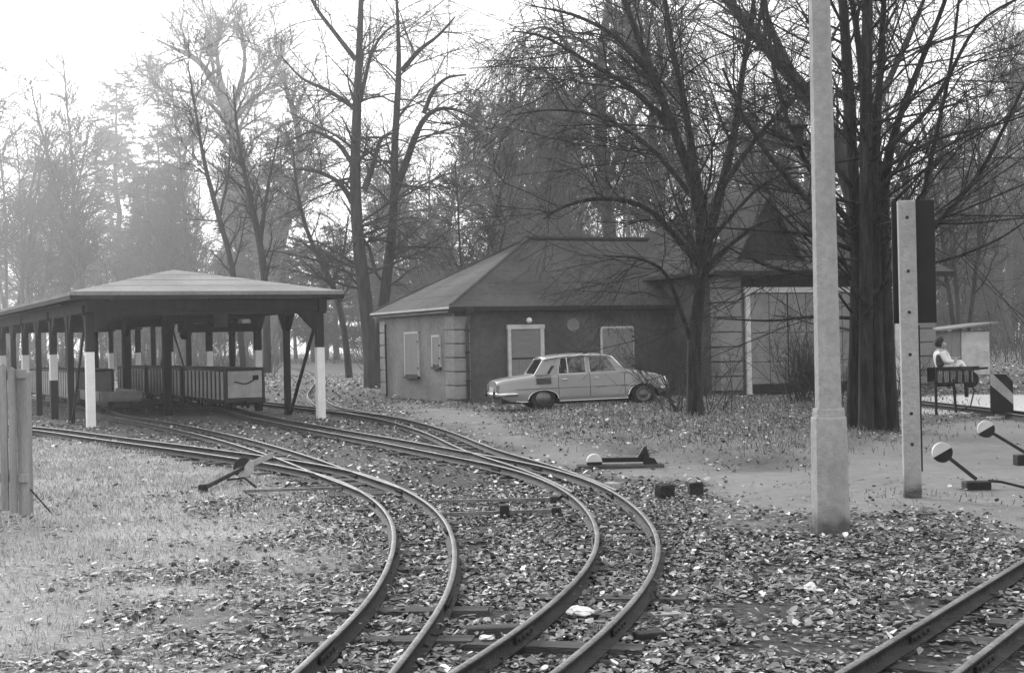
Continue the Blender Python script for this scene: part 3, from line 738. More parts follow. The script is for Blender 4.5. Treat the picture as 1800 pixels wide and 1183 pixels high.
    for sgn in (1, -1):
        for q in polys:
            P = [side(x, f) for x, f in q]
            if sgn < 0: P = [Vector((p.x, -p.y, p.z)) for p in P]
            MB().prism(P, (0, .03 * sgn, 0)).build('pillar', M['paint_car'], r)
        for q in ([(1.46, .0), (2.13, .0), (2.13, .92), (1.56, .92)], [(2.22, 0), (2.88, 0), (2.66, .92), (2.22, .92)]):
            P = [side(x, f) + Vector((0, .016, 0)) for x, f in q]
            if sgn < 0: P = [Vector((p.x, -p.y, p.z)) for p in P]
            g = MB().add(P, [(0, 1, 2, 3)]).build('side_window', M['glass'], r)
            if sgn > 0: MB().tube([side(x, f, .004) for x, f in q + q[:1]], .008, 5).build('window_trim', M['chrome'], g)
    MB().bar(side(1.70, 0), side(1.70, .93), .02, .02).build('window_bar', M['chrome'], r)
    MB().prism([side(1.20, .05, .004), side(1.27, .05, .004), side(1.40, .52, .004), side(1.33, .52, .004)], (0, .01, 0)).build('pillar_vent', M['black'], r)
    vt = patch(.93, 1.30, 4, 5, .007, 'air_intake', M['wagon_mid'], body)
    for i in range(5):
        MB().bar((.94, -.795, .765 - i * .03), (1.29, -.805, .772 - i * .03), .012, .014).build('louvre', M['black'], vt)
    def pane(a, b, nm):
        P = [Vector((a[0], -a[1], a[2])), Vector((a[0], a[1], a[2])), Vector((b[0], b[1], b[2])), Vector((b[0], -b[1], b[2]))]
        g = MB().add(P, [(0, 1, 2, 3)]).build(nm, M['glass'], r)
        MB().tube(P + P[:1], .02, 6).build('window_trim', M['chrome'], g)
    pane((.93, .67, .868), (1.16, .56, 1.235), 'rear_window'); pane((3.04, .70, .90), (2.78, .565, 1.245), 'windscreen')
    # seats and wheel inside
    MB().b2((1.36, -.60, .86), (1.50, .60, 1.02)).build('rear_seat', M['seat'], r, bevel=.04)
    for y in (-.34, .34): MB().b2((2.08, y - .23, .86), (2.20, y + .23, 1.08)).build('front_seat', M['seat'], r, bevel=.05)
    MB().lathe([(.17, -.012), (.185, 0), (.17, .012)], (2.72, .34, .93), 'X', 20).build('steering_wheel', M['black'], r)
    # ends: bumpers, tail lamps, headlamps
    rb = MB().tube([(.50, -.82, .42), (.14, -.80, .42), (.02, -.70, .42), (-.02, 0, .42), (.02, .70, .42), (.14, .80, .42), (.5, .82, .42)], .045, 8).build('rear_bumper', M['chrome'], r, smooth=True)
    for y in (-.62, .62): MB().b2((-.06, y - .04, .34), (-.01, y + .04, .5)).build('overrider', M['black'], rb, bevel=.015)
    fb = MB().tube([(3.86, -.80, .42), (4.06, -.74, .42), (4.15, -.4, .42), (4.17, 0, .42), (4.15, .4, .42), (4.06, .74, .42), (3.86, .8, .42)], .04, 8).build('front_bumper', M['chrome'], r, smooth=True)
    for s in (-1, 1):
        tl = MB().b2((.015, s * .66 - .055, .47), (.08, s * .66 + .055, .66)).build('tail_lamp', M['wagon_mid'], r, bevel=.02)
        MB().lathe([(.12, -.03), (.12, 0), (.09, .03), (0, .045)], (4.05, s * .55, .585), 'X', 16).build('headlamp', M['chrome'], r)
    MB().b2((.0, -.26, .45), (.035, .26, .58)).build('number_plate', M['wagon_light'], r)
    tyre = MB().lathe([(.18, -.07), (.26, -.078), (.288, -.062), (.295, 0), (.288, .062), (.26, .078), (.18, .07)], (0, 0, 0), 'Y', 32).mesh('tyre', M['rubber'], True)
    for x in (1.10, 3.48):
        for s in (-1, 1):
            wv = link('wheel', tyre, r, (x, s * .68, .29))
            if x < 2:
                MB().lathe([(.185, s * .05), (.175, s * .07), (.15, s * .075), (.12, s * .10), (.06, s * .12), (0, s * .125)], (0, 0, 0), 'Y', 24).build('hubcap', M['hub'], wv, smooth=True)
            else:
                MB().lathe([(.185, s * .05), (.178, s * .078), (.15, s * .06), (.12, s * .03), (.075, s * .04), (.07, s * .085), (.03, s * .09), (0, s * .09)], (0, 0, 0), 'Y', 24).build('rim', M['hub'], wv, smooth=True)
    return r
car()

# ------------------------------------------------------------------ concrete lamp post and signal post
def oct_(r, z, rot=math.pi / 8, sx=1.0): return [(r * sx * math.cos(rot + i * math.pi / 4), r * math.sin(rot + i * math.pi / 4), z) for i in range(8)]
def loft(rings):
    m_ = MB(); n = len(rings[0]); V = [p for q in rings for p in q]; F = []
    for i in range(len(rings) - 1):
        for j in range(n): F.append((i * n + j, i * n + (j + 1) % n, (i + 1) * n + (j + 1) % n, (i + 1) * n + j))
    F += [tuple(range(n)), tuple(range((len(rings) - 1) * n, len(rings) * n))]
    return m_.add(V, F)
b = at(1461, 938); r = empty('lamp_post', (b.x, b.y, 0), math.radians(12)); tag(r, 'tall octagonal concrete lamp post standing in the leaves at right', 'lamp post')
k = b.y / FPX; hz = lambda py: CAMH + (605 - (py + .021 * 561)) * k
zs = hz(732); zs2 = hz(717)
loft([oct_(.158, -.3), oct_(.144, zs - .012), oct_(.138, zs)]).build('base', M['concrete_dirty'], r)
loft([oct_(.130, zs + .001), oct_(.129, zs2 - .012), oct_(.122, zs2)]).build('collar', M['concrete'], r)
loft([oct_(.106, zs2 + .001), oct_(.068, 7.2)]).build('shaft', M['concrete'], r)
hd = MB().tube([(0, 0, 7.15), (0, 0, 7.5), (-.5, -.1, 7.75)], [.05, .04, .03], 8).build('lamp_arm', M['rust'], r)
MB().lathe([(0, .05), (.16, .02), (.2, -.06), (0, -.1)], (-.55, -.1, 7.72), n=16).build('lamp_head', M['wagon_mid'], hd)

b = at(1604, 873); r = empty('signal_post', (b.x, b.y, 0), math.radians(-8)); tag(r, 'squat concrete post with bolt holes carrying a tall black board', 'signal post')
k = b.y / FPX; hz = lambda py: CAMH + (605 - (py + .021 * 704)) * k
H = hz(353)
po = MB().prism([(-.085, -.06, -.3), (.085, -.06, -.3), (.085, .06, -.3), (-.085, .06, -.3)], (0, 0, H + .3)).build('post', M['concrete_dirty'], r, bevel=.012)
for py in (383, 477, 549, 623, 726, 780):
    MB().lathe([(0, -.004), (.017, -.004), (.017, .01)], (0, -.06, hz(py)), 'Y', 12).build('bolt_hole', M['rust'], po)
MB().b2((-.135, .075, hz(568)), (.285, .105, H + .01)).build('board', M['black'], r, bevel=.005)
MB().b2((-.135, .106, hz(568)), (.285, .14, hz(562))).build('board_frame', M['rust'], r)
MB().tube([(.10, .03, .25), (.10, .03, hz(572))], .012, 6).build('conduit', M['black'], r)

# ------------------------------------------------------------------ point levers
def disc(m1, m2, c, rad, nrm, ang, par, th=.025):
    """a round lever weight, one half white one half dark, split along angle ang"""
    nrm = Vector(nrm).normalized(); a = Vector((0, 0, 1)).cross(nrm).normalized(); bb = nrm.cross(a)
    for k, mm in ((0, m1), (1, m2)):
        pts = [Vector(c) + a * rad * math.cos(ang + k * math.pi + math.pi * i / 14) + bb * rad * math.sin(ang + k * math.pi + math.pi * i / 14) for i in range(15)]
        MB().prism([p - nrm * th for p in pts], nrm * th * 2).build('white_half' if k == 0 else 'dark_half', mm, par, bevel=.004)
def lever(px, py, label, disc_px, box_px, rod_px=None, ang=math.pi * .16, rad=.105):
    g = at(px, py); r = empty('point_lever', (g.x, g.y, 0)); tag(r, label, 'point lever')
    Yd = g.y
    D = atY(disc_px[0], disc_px[1], Yd) - r.location; B = atY(box_px[0], box_px[1], Yd) - r.location
    d = (D - B); dn = d.normalized()
    MB().bar(B, D - dn * rad * .9, .035, .05, up=(0, 1, 0)).build('arm', M['rust'], r, bevel=.006)
    w = MB().tube([D + Vector((0, -.02, 0)), D + Vector((0, .02, 0))], .03, 10).build('weight', M['rust'], r)
    disc(M['trim'], M['black'], D, rad, (0, -1, 0), ang, w)
    MB().b2((B.x - .13, -.09, -.05), (B.x + .13, .09, max(B.z - .02, .06))).build('lever_box', M['black'], r, bevel=.01)
    MB().tube([(B.x + .12, 0, max(B.z - .02, .06)), (B.x + .25, -.02, max(B.z - .03, .05)), (B.x + .5, -.05, .0)], .015, 6).build('foot_rod', M['black'], r)
    return r
lever(1727, 858, 'point lever with raised half-white round weight beside the black board post', (1656, 795), (1716, 842))
lever(1825, 815, 'point lever behind, its half-white weight raised at the right picture edge', (1733, 754), (1803, 796))
# lever lying in the lawn, white tongue
g = at(400, 853); r = empty('point_lever', (g.x, g.y, 0)); tag(r, 'thrown point lever with round weight and white tongue at the lawn edge', 'point lever')
loc = r.location
A_ = at(357, 858, .04) - loc; Bp = atY(428, 822, g.y + .6) - loc; Cp = atY(479, 799, g.y + 1.0) - loc
MB().bar(A_, Bp, .04, .05).build('arm', M['rust'], r, bevel=.006)
MB().bar(Bp + Vector((.02, 0, .01)), Cp, .02, .07).build('tongue', M['concrete'], r, bevel=.005)
w = MB().tube([Bp + Vector((-.01, -.02, 0)), Bp + Vector((-.01, .02, 0))], .03, 8).build('weight', M['rust'], r)
disc(M['concrete'], M['black'], Bp, .125, (.25, -1, .2), -math.pi * .72, w)
MB().tube([A_ + Vector((.25, .1, .08)), A_ + Vector((.45, .1, .10)), A_ + Vector((.6, 0, .0))], .014, 6).build('foot_rod', M['black'], r)
MB().box(A_, (.1, .1, .1)).build('pivot', M['black'], r, bevel=.02)
# lever beside the path, lying flat
g = at(1090, 820); r = empty('point_lever', (g.x, g.y, 0)); tag(r, 'point lever lying level on the sandy path with white-topped weight', 'point lever')
k = g.y / FPX
MB().bar((-.32, 0, .09), (.36, .02, .085), .06, .06).build('arm', M['black'], r, bevel=.01)
w = MB().tube([(-.33, -.06, .08), (-.33, .06, .08)], .04, 10).build('weight', M['rust'], r)
disc(M['trim'], M['black'], (-.33, 0, .07), .10, (0, -1, 0), 0.0, w, .07)
MB().prism([(.22, -.03, .11), (.38, -.03, .11), (.34, -.03, .25), (.31, -.03, .25)], (0, .06, 0)).build('stop', M['black'], r)
MB().prism([(.30, -.06, .13), (.44, -.06, .10), (.50, -.06, .0), (.30, -.06, .0)], (0, .14, 0)).build('pivot', M['black'], r)
MB().b2((-.55, -.16, -.03), (.55, .16, .028)).build('base_plank', M['sleeper'], r)

# rods lying between the rails
def rod(label, p, q, rad=.016, joint=None):
    a, c = at(*p, .05), at(*q, .05); r = empty('point_rod', (a.x, a.y, 0)); tag(r, label, 'rod')
    MB().bar(a - r.location, c - r.location, .035, .03).build('bar', M['rail_head'], r)
    e = c - r.location
    MB().box(e, (.09, .09, .06)).build('end_clevis', M['rust'], r, bevel=.01)
    if joint:
        j = at(*joint, .06) - r.location; MB().box(j, (.09, .12, .13)).build('joint', M['black'], r, bevel=.01)
rod('long pale point rod from the lawn lever under the inner curve', (428, 863), (612, 857))
rod('thin point rod across the bed between both curves, farther one', (765, 881), (975, 877))
rod('point rod across the bed between both curves with a black joint', (768, 904), (978, 897), joint=(887, 899))
def block(label, p, size, mt, rz=0, name='block', cat='block', tilt=0):
    g = at(*p); r = MB().box((0, 0, size[2] / 2 - .02), size).build(name, mt, bevel=min(size) * .14); r.location = (g.x, g.y, 0); r.rotation_euler = (tilt, 0, rz); tag(r, label, cat)
    return r
block('dark square block in the leaves left of the pair by the path', (1168, 874), (.17, .14, .16), M['brick_dark'], .5, tilt=.12)
block('dark square block in the leaves right of the pair by the path', (1223, 870), (.15, .13, .15), M['brick_dark'], .1, tilt=-.1)
block('pale wedge-shaped stone beside the outer curved rail', (1076, 864), (.13, .16, .12), M['concrete'], .6, 'stone', 'stone')
block('dark flat brick lying in leaves right of the outer curve', (1142, 1122), (.16, .10, .06), M['brick_dark'], .35, 'brick', 'brick')
block('grey flat brick lying in leaves above the dark brick', (1170, 1082), (.17, .10, .04), M['concrete'], .2, 'brick', 'brick')
block('flat dark plank end between the two curving tracks', (868, 1112), (.30, .11, .06), M['sleeper'], .1, 'plank', 'plank')
# crumpled white paper / stone
def lump(name, label, p, size, mt, cat, seed):
    import bmesh
    bm = bmesh.new(); bmesh.ops.create_icosphere(bm, subdivisions=3, radius=1)
    rr = random.Random(seed)
    from mathutils import noise as mn
    for v in bm.verts:
        f = 1 + .45 * mn.noise(v.co * 1.8 + Vector((seed, 0, 0))) + .2 * mn.noise(v.co * 5 + Vector((0, seed, 0)))
        v.co = Vector((v.co.x * size[0], v.co.y * size[1], v.co.z * size[2])) * f
    me = bpy.data.meshes.new(name); bm.to_mesh(me); bm.free(); me.materials.append(mt)
    o = link(name, me); o.location = p; 
    if label: tag(o, label, cat)
    return o
g = at(1424, 1042); lump('stone', 'small white stone lying in leaves below the lamp post', (g.x, g.y, .03), (.04, .035, .035), M['stone'], 'stone', 3)
g = at(1020, 1085); lump('crumpled_paper', 'crumpled pale paper between the rails of the outer curve', (g.x, g.y, .035), (.075, .06, .03), M['stone'], 'paper', 5)
g = at(856, 1130); lump('crumpled_paper', 'small white paper scrap beside the plank between the curves', (g.x, g.y, .03), (.04, .03, .015), M['stone'], 'paper', 9)
g = at(662, 702); lump('stone', 'pale stone at the foot of the house side wall', (g.x + .6, g.y, .05), (.12, .1, .09), M['concrete'], 'stone', 12)

# ------------------------------------------------------------------ striped marker board
b = at(1762, 735); r = empty('marker_board', (b.x, b.y, 0)); tag(r, 'black marker board with one pale diagonal stripe on short legs', 'marker board')
k = b.y / FPX; w = 40 * k; h0, h1 = .08, .08 + 70 * k
ch = .14
MB().prism([(-w / 2, 0, h0), (w / 2, 0, h0), (w / 2, 0, h1 - ch), (w / 2 - ch, 0, h1), (-w / 2, 0, h1)], (0, .03, 0)).build('board', M['black'], r)
MB().prism([(-w / 2, -.004, h1), (-w / 2 + .06, -.004, h1), (w / 2, -.004, h1 - .38), (w / 2, -.004, h1 - .58), (-w / 2, -.004, h1 - .20)], (0, .0035, 0)).build('stripe', M['concrete'], r)
for x in (-.08, .1): MB().b2((x - .03, .031, -.15), (x + .03, .07, h1 - .2)).build('leg', M['concrete'], r)
MB().box((0, 0, .0), (.5, .2, .06)).build('foot_slab', M['concrete'], r, bevel=.01)

# ------------------------------------------------------------------ handcart with sack and bundle
b = at(1672, 727); k = b.y / FPX
r = empty('handcart', (b.x, b.y, 0)); tag(r, 'slatted wooden handcart standing on thin legs by the pale strip', 'handcart')
X0, X1, ZA, ZB_ = -.38, .38, .66, .98
MB().b2((X0, -.25, ZA - .04), (X1, .3, ZA)).build('floor', M['timber_dark'], r)
for i in range(17):
    x = X0 + .02 + i * (X1 - X0 - .04) / 16
    MB().b2((x - .016, -.27, ZA - .02), (x + .016, -.251, ZB_ - .06)).build('slat', M['wagon_mid'] if i % 3 else M['rust'], r)
MB().b2((X0, -.285, ZB_ - .10), (X1 + .12, -.272, ZB_ - .02)).build('top_rail', M['rust'], r)
MB().b2((X0, .3, ZA), (X1, .32, ZB_ - .04)).build('back_board', M['timber_dark'], r)
MB().b2((X1, -.25, ZA), (X1 + .02, .3, ZB_ - .04)).build('end_board', M['timber_dark'], r)
for x in (X0, .02): 
    MB().bar((x, -.26, -.03), (x + (.0 if x < 0 else -.04), -.26, ZA + .05), .045, .045).build('leg', M['black'], r)
MB().tube([(X0, -.2, ZA - .07), (.0, -.2, ZA - .07), (.04, -.2, ZA - .25)], .03, 6).build('bracket', M['black'], r)
MB().tube([(.25, -.2, ZA - .05), (.26, -.2, ZA - .32)], .04, 6).build('bracket', M['black'], r)
MB().tube([(.30, -.3, ZA + .1), (.38, -.3, ZA - .2), (.3, -.3, ZA - .5), (.1, -.3, ZA - .58)], .015, 6).build('brake_hose', M['rust'], r)
MB().lathe([(0, -.03), (.1, -.03), (.15, -.035), (.17, 0), (.15, .035), (0, .03)], (0, 0, 0), 'Y', 18).build('wheel', M['rust'], r, loc=(.40, -.05, ZA + .03))
MB().tube([(X1, -.26, ZB_ - .07), (X1 + .3, -.26, ZB_ - .06)], .025, 6).build('handle', M['black'], r)
M['skin'] = mat('skin', 0.30, 0.6, 0.1, 8.0)
M['hair'] = mat('hair', 0.03, 0.7, 0.5, 20.0, 0.6, 40)
def skinned(name, mt, V, E, rad, parent, root=0):
    me = bpy.data.meshes.new(name); me.from_pydata(V, E, []); o = link(name, me, parent)
    sk_ = o.modifiers.new('skin', 'SKIN'); sk_.use_smooth_shade = True
    for k_, v_ in enumerate(me.skin_vertices[0].data):
        q = rad[k_]; v_.radius = q if isinstance(q, tuple) else (q, q); v_.use_root = (k_ == root)
    sb = o.modifiers.new('sub', 'SUBSURF'); sb.levels = 2; sb.render_levels = 2
    me.materials.append(mt); return o
def person():
    r = empty('person', (b.x, b.y + .02, ZA)); tag(r, 'person in white clothing and dark waistcoat sitting in the slatted handcart, head tilted', 'person')
    z = lambda h: h - ZA
    # seated, leaning on the left end board, knees drawn up to the right, head bowed to the right
    V = [(-.12, .02, z(.75)), (-.13, .02, z(.95)), (-.14, .02, z(1.14)), (-.16, .02, z(1.27)), (-.17, .015, z(1.335)), (-.165, .005, z(1.41)), (-.135, -.005, z(1.48)), (-.085, -.01, z(1.37)),
         (-.20, -.15, z(1.26)), (-.15, -.22, z(1.06)), (.03, -.20, z(1.06)), (.11, -.15, z(1.13)),
         (-.20, .19, z(1.26)), (-.15, .25, z(1.08)), (.03, .2, z(1.08)), (.11, .14, z(1.14)),
         (-.06, -.08, z(.76)), (.18, -.10, z(1.07)), (.30, -.10, z(.78)), (-.06, .12, z(.76)), (.18, .14, z(1.08)), (.30, .14, z(.78))]
    E = [(0, 1), (1, 2), (2, 3), (3, 4), (4, 5), (5, 6), (5, 7), (3, 8), (8, 9), (9, 10), (10, 11), (3, 12), (12, 13), (13, 14), (14, 15), (0, 16), (16, 17), (17, 18), (0, 19), (19, 20), (20, 21)]
    rad = [.14, .145, .16, .095, .058, .098, .09, .055, .058, .045, .036, .028, .058, .045, .036, .028, .10, .08, .05, .10, .08, .05]
    body = skinned('body', M['skin'], V, E, rad, r)
    k = [0, 1, 2, 3, 8, 9, 10, 12, 13, 14, 16, 17, 18, 19, 20, 21]; mp = {a: q for q, a in enumerate(k)}
    cl = [V[a] for a in k]; ce = [(mp[a], mp[c]) for a, c in E if a in mp and c in mp]
    skinned('white_clothing', M['sack'], cl, ce, [rad[a] * 1.16 + .008 for a in k], body)
    skinned('waistcoat', M['bundle'], [(-.22, -.09, z(.93)), (-.23, -.11, z(1.10)), (-.23, -.08, z(1.24))], [(0, 1), (1, 2)], [(.09, .12), (.095, .12), (.07, .09)], body)
    skinned('hair', M['hair'], [(-.225, .01, z(1.35)), (-.225, .005, z(1.43)), (-.19, .0, z(1.52)), (-.12, -.005, z(1.54))], [(0, 1), (1, 2), (2, 3)], [.065, .095, .092, .06], body)
    MB().prism([(-.06, -.012, z(1.435)), (-.035, -.012, z(1.395)), (-.07, -.012, z(1.40))], (0, .024, 0)).build('nose', M['skin'], body)
    for y in (-.045, .03): MB().box((-.062, y, z(1.45)), (.012, .022, .012)).build('eye', M['black'], body)
    MB().box((-.04, -.008, z(1.365)), (.012, .05, .008)).build('mouth', M['black'], body)
    MB().box((-.165, -.108, z(1.42)), (.04, .012, .06)).build('ear', M['skin'], body, bevel=.005)
    for s_ in (-1, 1):
        hx = Vector((.11, s_ * .148, z(1.13)))
        for f in range(4):
            a = Vector((.012, (f - 1.5) * .02, .0)); MB().tube([hx + a, hx + a + Vector((.04, 0, .012)), hx + a + Vector((.068 - abs(f - 1.5) * .006, 0, -.008))], [.0095, .009, .007], 6).build('finger', M['skin'], body, smooth=True)
        MB().tube([hx + Vector((-.01, -s_ * .028, 0)), hx + Vector((.015, -s_ * .05, .005)), hx + Vector((.04, -s_ * .05, -.004))], [.011, .0095, .008], 6).build('thumb', M['skin'], body, smooth=True)
person()

# ------------------------------------------------------------------ picket fence at the left edge
b = at(46, 903); r = empty('picket_fence', (b.x, b.y, 0), math.radians(-12)); tag(r, 'weathered picket fence end at the left picture edge', 'fence')
MB().b2((-.055, -.055, -.2), (.055, .055, 1.42)).build('post', M['timber_grey'], r, bevel=.01)
for z in (.32, 1.36): MB().b2((-2.4, -.085, z), (.07, -.056, z + .09)).build('rail', M['timber_grey'], r, bevel=.006)
x = -.035
for i in range(24):
    w = random.uniform(.06, .085); h = random.uniform(1.46, 1.53); z0 = random.uniform(.0, .05)
    MB().prism([(x - w, -.112, z0), (x, -.112, z0), (x, -.112, h - .03), (x - w / 2, -.112, h), (x - w, -.112, h - .03)], (0, .026, 0)).build('pale', M['timber_grey'], r)
    x -= w + random.uniform(.012, .03)
MB().tube([(.05, .0, .25), (.32, -.02, -.02)], .008, 6).build('stay_wire', M['black'], r)

# bird box in the big tree
b = atY(1402, 236, 23.2); r = empty('bird_box', b); tag(r, 'dark wedge-shaped nest box with flat lid among the branches', 'bird box')
MB().prism([(-.11, 0, .12), (.11, 0, .12), (.08, 0, -.18), (-.03, 0, -.18)], (0, .2, 0)).build('box', M['rust'], r)
MB().b2((-.2, -.04, .121), (.17, .25, .15)).build('lid', M['black'], r)

# ------------------------------------------------------------------ trees
def tubes(P, R, sides):
    """P (N,k,3), R (N,k) -> verts, quads"""
    N, k, _ = P.shape
    T = np.gradient(P, axis=1); T /= np.linalg.norm(T, axis=2, keepdims=True) + 1e-9
    ax = np.argmin(np.abs(T.mean(1)), axis=1); ref = np.eye(3)[ax][:, None, :]
    A = np.cross(T, np.broadcast_to(ref, T.shape)); A /= np.linalg.norm(A, axis=2, keepdims=True) + 1e-9
    B = np.cross(T, A)
    an = 2 * np.pi * np.arange(sides) / sides
    V = P[:, :, None, :] + R[:, :, None, None] * (A[:, :, None, :] * np.cos(an)[None, None, :, None] + B[:, :, None, :] * np.sin(an)[None, None, :, None])
    base = (np.arange(N)[:, None, None] * k + np.arange(k - 1)[None, :, None]) * sides
    j = np.arange(sides)[None, None, :]; j2 = (j + 1) % sides
    F = np.stack([base + j, base + j2, base + sides + j2, base + sides + j], -1).reshape(-1, 4)
    return V.reshape(-1, 3), F
def resample(pts, rad, k):
    P = np.array(pts, float); d = np.concatenate([[0], np.cumsum(np.linalg.norm(np.diff(P, axis=0), axis=1))]); t = np.linspace(0, d[-1], k)
    # smooth interpolation
    Q = np.stack([np.interp(t, d, P[:, i]) for i in range(3)], 1)
    for _ in range(3): Q[1:-1] = .25 * Q[:-2] + .5 * Q[1:-1] + .25 * Q[2:]
    return Q, np.interp(t, d, np.array(rad, float))
def grow(P, R, dens, t0, t1, ang, length, k=5, rr=.5, rmin=.004, up=.0, wander=.12, shrink=.5, flat=0.0, rmax=1.0, angv=.25, rg=None):
    rg = rg or rng
    N, kp, _ = P.shape
    L = np.linalg.norm(np.diff(P, axis=1), axis=2).sum(1)
    cnt = np.floor(dens * L + rg.random(N)).astype(int); cnt = np.clip(cnt, 0, 400)
    idx = np.repeat(np.arange(N), cnt); n = len(idx)
    if n == 0: return np.zeros((0, k, 3)), np.zeros((0, k))
    t = t0 + (t1 - t0) * rg.random(n); f = t * (kp - 1); i0 = np.minimum(f.astype(int), kp - 2); w = (f - i0)[:, None]
    p = P[idx, i0] * (1 - w) + P[idx, i0 + 1] * w; r0 = R[idx, i0] * (1 - w[:, 0]) + R[idx, i0 + 1] * w[:, 0]
    tan = P[idx, i0 + 1] - P[idx, i0]; tan /= np.linalg.norm(tan, axis=1, keepdims=True) + 1e-9
    q = rg.normal(size=(n, 3)); q[:, 2] *= (1 - flat); q -= (q * tan).sum(1, keepdims=True) * tan; q /= np.linalg.norm(q, axis=1, keepdims=True) + 1e-9
    a = (ang * (1 + angv * rg.normal(size=n)))[:, None]
    d = np.cos(a) * tan + np.sin(a) * q
    ln = length * (1 - shrink * t) * (.55 + .75 * rg.random(n))
    out = np.zeros((n, k, 3)); out[:, 0] = p
    for s in range(1, k):
        d = d + wander * rg.normal(size=(n, 3)); d[:, 2] += up; d /= np.linalg.norm(d, axis=1, keepdims=True) + 1e-9
        out[:, s] = out[:, s - 1] + d * (ln / (k - 1))[:, None]
    rs = np.clip(rr * r0, rmin, rmax); fr = np.linspace(0, 1, k)[None]
    RR = rs[:, None] * (1 - fr) + np.minimum(rmin, rs)[:, None] * fr
    return out, RR
class Acc:
    def __init__(s): s.V, s.F, s.n = [], [], 0
    def add(s, P, R, sides):
        if len(P) == 0: return
        V, F = tubes(P, R, sides); s.V.append(V); s.F.append(F + s.n); s.n += len(V)
    def tri(s, V):      # V (m,3,3)
        m_ = len(V); s.V.append(V.reshape(-1, 3)); s.T = getattr(s, 'T', []); s.T.append(np.arange(m_ * 3).reshape(-1, 3) + s.n); s.n += m_ * 3
    def mesh(s, name, mt, org, smooth=True):
        V = np.concatenate(s.V) - np.array(org); F = [np.concatenate(s.F)] if s.F else []
        if getattr(s, 'T', None): F.append(np.concatenate(s.T))
        return np_mesh(name, V, F, mt, smooth=smooth)

def bare_tree(name, label, stems, mt, limbs=(), l1=None, l2=None, l3=None, cat='tree', group=None, kst=16):
    """stems/limbs: list of (points, radii) in world space; l1..l3 = dict for grow()"""
    base = np.array(stems[0][0][0], float); org = np.array([base[0], base[1], 0.0])
    tr, cr = Acc(), Acc()
    S = [resample(p, r_, kst) for p, r_ in stems]; P0 = np.stack([s[0] for s in S]); R0 = np.stack([s[1] for s in S])
    # root flare at the ground for stems that start there
    for i, s in enumerate(stems):
        if s[0][0][2] < .3: R0[i, 0] *= 1.22; P0[i, 0, 2] -= .25
    tr.add(P0, R0, 10)
    Pp, Rp = P0, R0
    if limbs:
        Lm = [resample(p, r_, kst) for p, r_ in limbs]; PL = np.stack([s[0] for s in Lm]); RL = np.stack([s[1] for s in Lm]); cr.add(PL, RL, 7)
        Pp = np.concatenate([P0, PL]); Rp = np.concatenate([R0, RL])
    if l1:
        P1, R1 = grow(Pp, Rp, **l1); cr.add(P1, R1, 5)
        if l2:
            src, srr = P1, R1
            P2, R2 = grow(src, srr, **l2); cr.add(P2, R2, 3)
            if limbs and l2.get('on_limbs', True) is not None:
                pass
            if l3:
                P3, R3 = grow(P2, R2, **l3); cr.add(P3, R3, 3)
    root = empty(name, org); tag(root, label, cat, group)
    link('trunk', tr.mesh('trunk', mt, org), root); link('crown', cr.mesh('crown', mt, org), root)
    return root
def pxs(pts, Y, rads, dy=None):
    """a stem through picture points at distance Y (dy: change of distance per point)"""
    out = []
    for i, (px, py) in enumerate(pts):
        p = atY(px, py, Y + (dy[i] if dy else 0)); out.append((p.x, p.y, p.z))
    return out, rads

# 1: the tall pair beside the house
YA = 56; g = at(657, 678)
bare_tree('bare_tree', 'tall twin-stemmed bare tree beside the left end of the house', [
    pxs([(657, 684), (647, 560), (630, 440), (622, 330), (627, 200), (632, 80), (637, -60)], YA, [0.344, 0.279, 0.246, 0.221, 0.180, 0.131, 0.082], [0] * 7),
    pxs([(668, 684), (668, 560), (682, 470), (696, 380), (692, 300), (692, 230), (706, 130), (700, 60), (695, -50)], YA + .7, [0.295, 0.230, 0.205, 0.180, 0.156, 0.139, 0.115, 0.074, 0.049]),
    pxs([(690, 350), (718, 275), (742, 205), (768, 186), (805, 190), (845, 216)], YA + .7, [0.164, 0.139, 0.107, 0.082, 0.057, 0.033], [0, -.3, -.6, -.9, -1.2, -1.4])], M['bark_mid'],
    limbs=[pxs([(628, 370), (600, 322), (560, 300), (520, 298)], YA, [.13, .1, .07, .03], [0, -.5, -1, -1.6]), pxs([(640, 335), (658, 285), (668, 240), (700, 232)], YA, [.14, .11, .08, .03]),
           pxs([(620, 290), (595, 250), (550, 228), (505, 250)], YA, [.11, .09, .06, .03], [0, .5, 1, 1.5]), pxs([(622, 190), (580, 160), (530, 140), (495, 100)], YA, [.1, .08, .05, .03]),
           pxs([(625, 105), (590, 60), (555, 15), (535, -30)], YA, [.11, .09, .07, .04]), pxs([(633, 180), (650, 100), (670, 60), (700, 40)], YA, [.1, .07, .05, .03]),
           pxs([(706, 125), (740, 85), (770, 65), (800, 30)], YA, [.11, .08, .06, .03]), pxs([(745, 200), (760, 160), (785, 135), (820, 132)], YA, [.1, .08, .06, .03]),
           pxs([(660, 480), (648, 430), (640, 420), (605, 400)], YA, [.09, .06, .05, .02])],
    l1=dict(dens=2.3, t0=.22, t1=.98, ang=1.05, length=4.0, k=8, rr=.32, rmin=.012, up=-.045, wander=.07, shrink=.45, rmax=.07),
    l2=dict(dens=3.6, t0=.15, t1=1, ang=.7, length=1.6, k=5, rr=.55, rmin=.008, up=-.05, wander=.08, shrink=.4),
    l3=dict(dens=3.2, t0=.1, t1=1, ang=.6, length=.9, k=3, rr=.6, rmin=.005, up=-.04, wander=.08, shrink=.3))

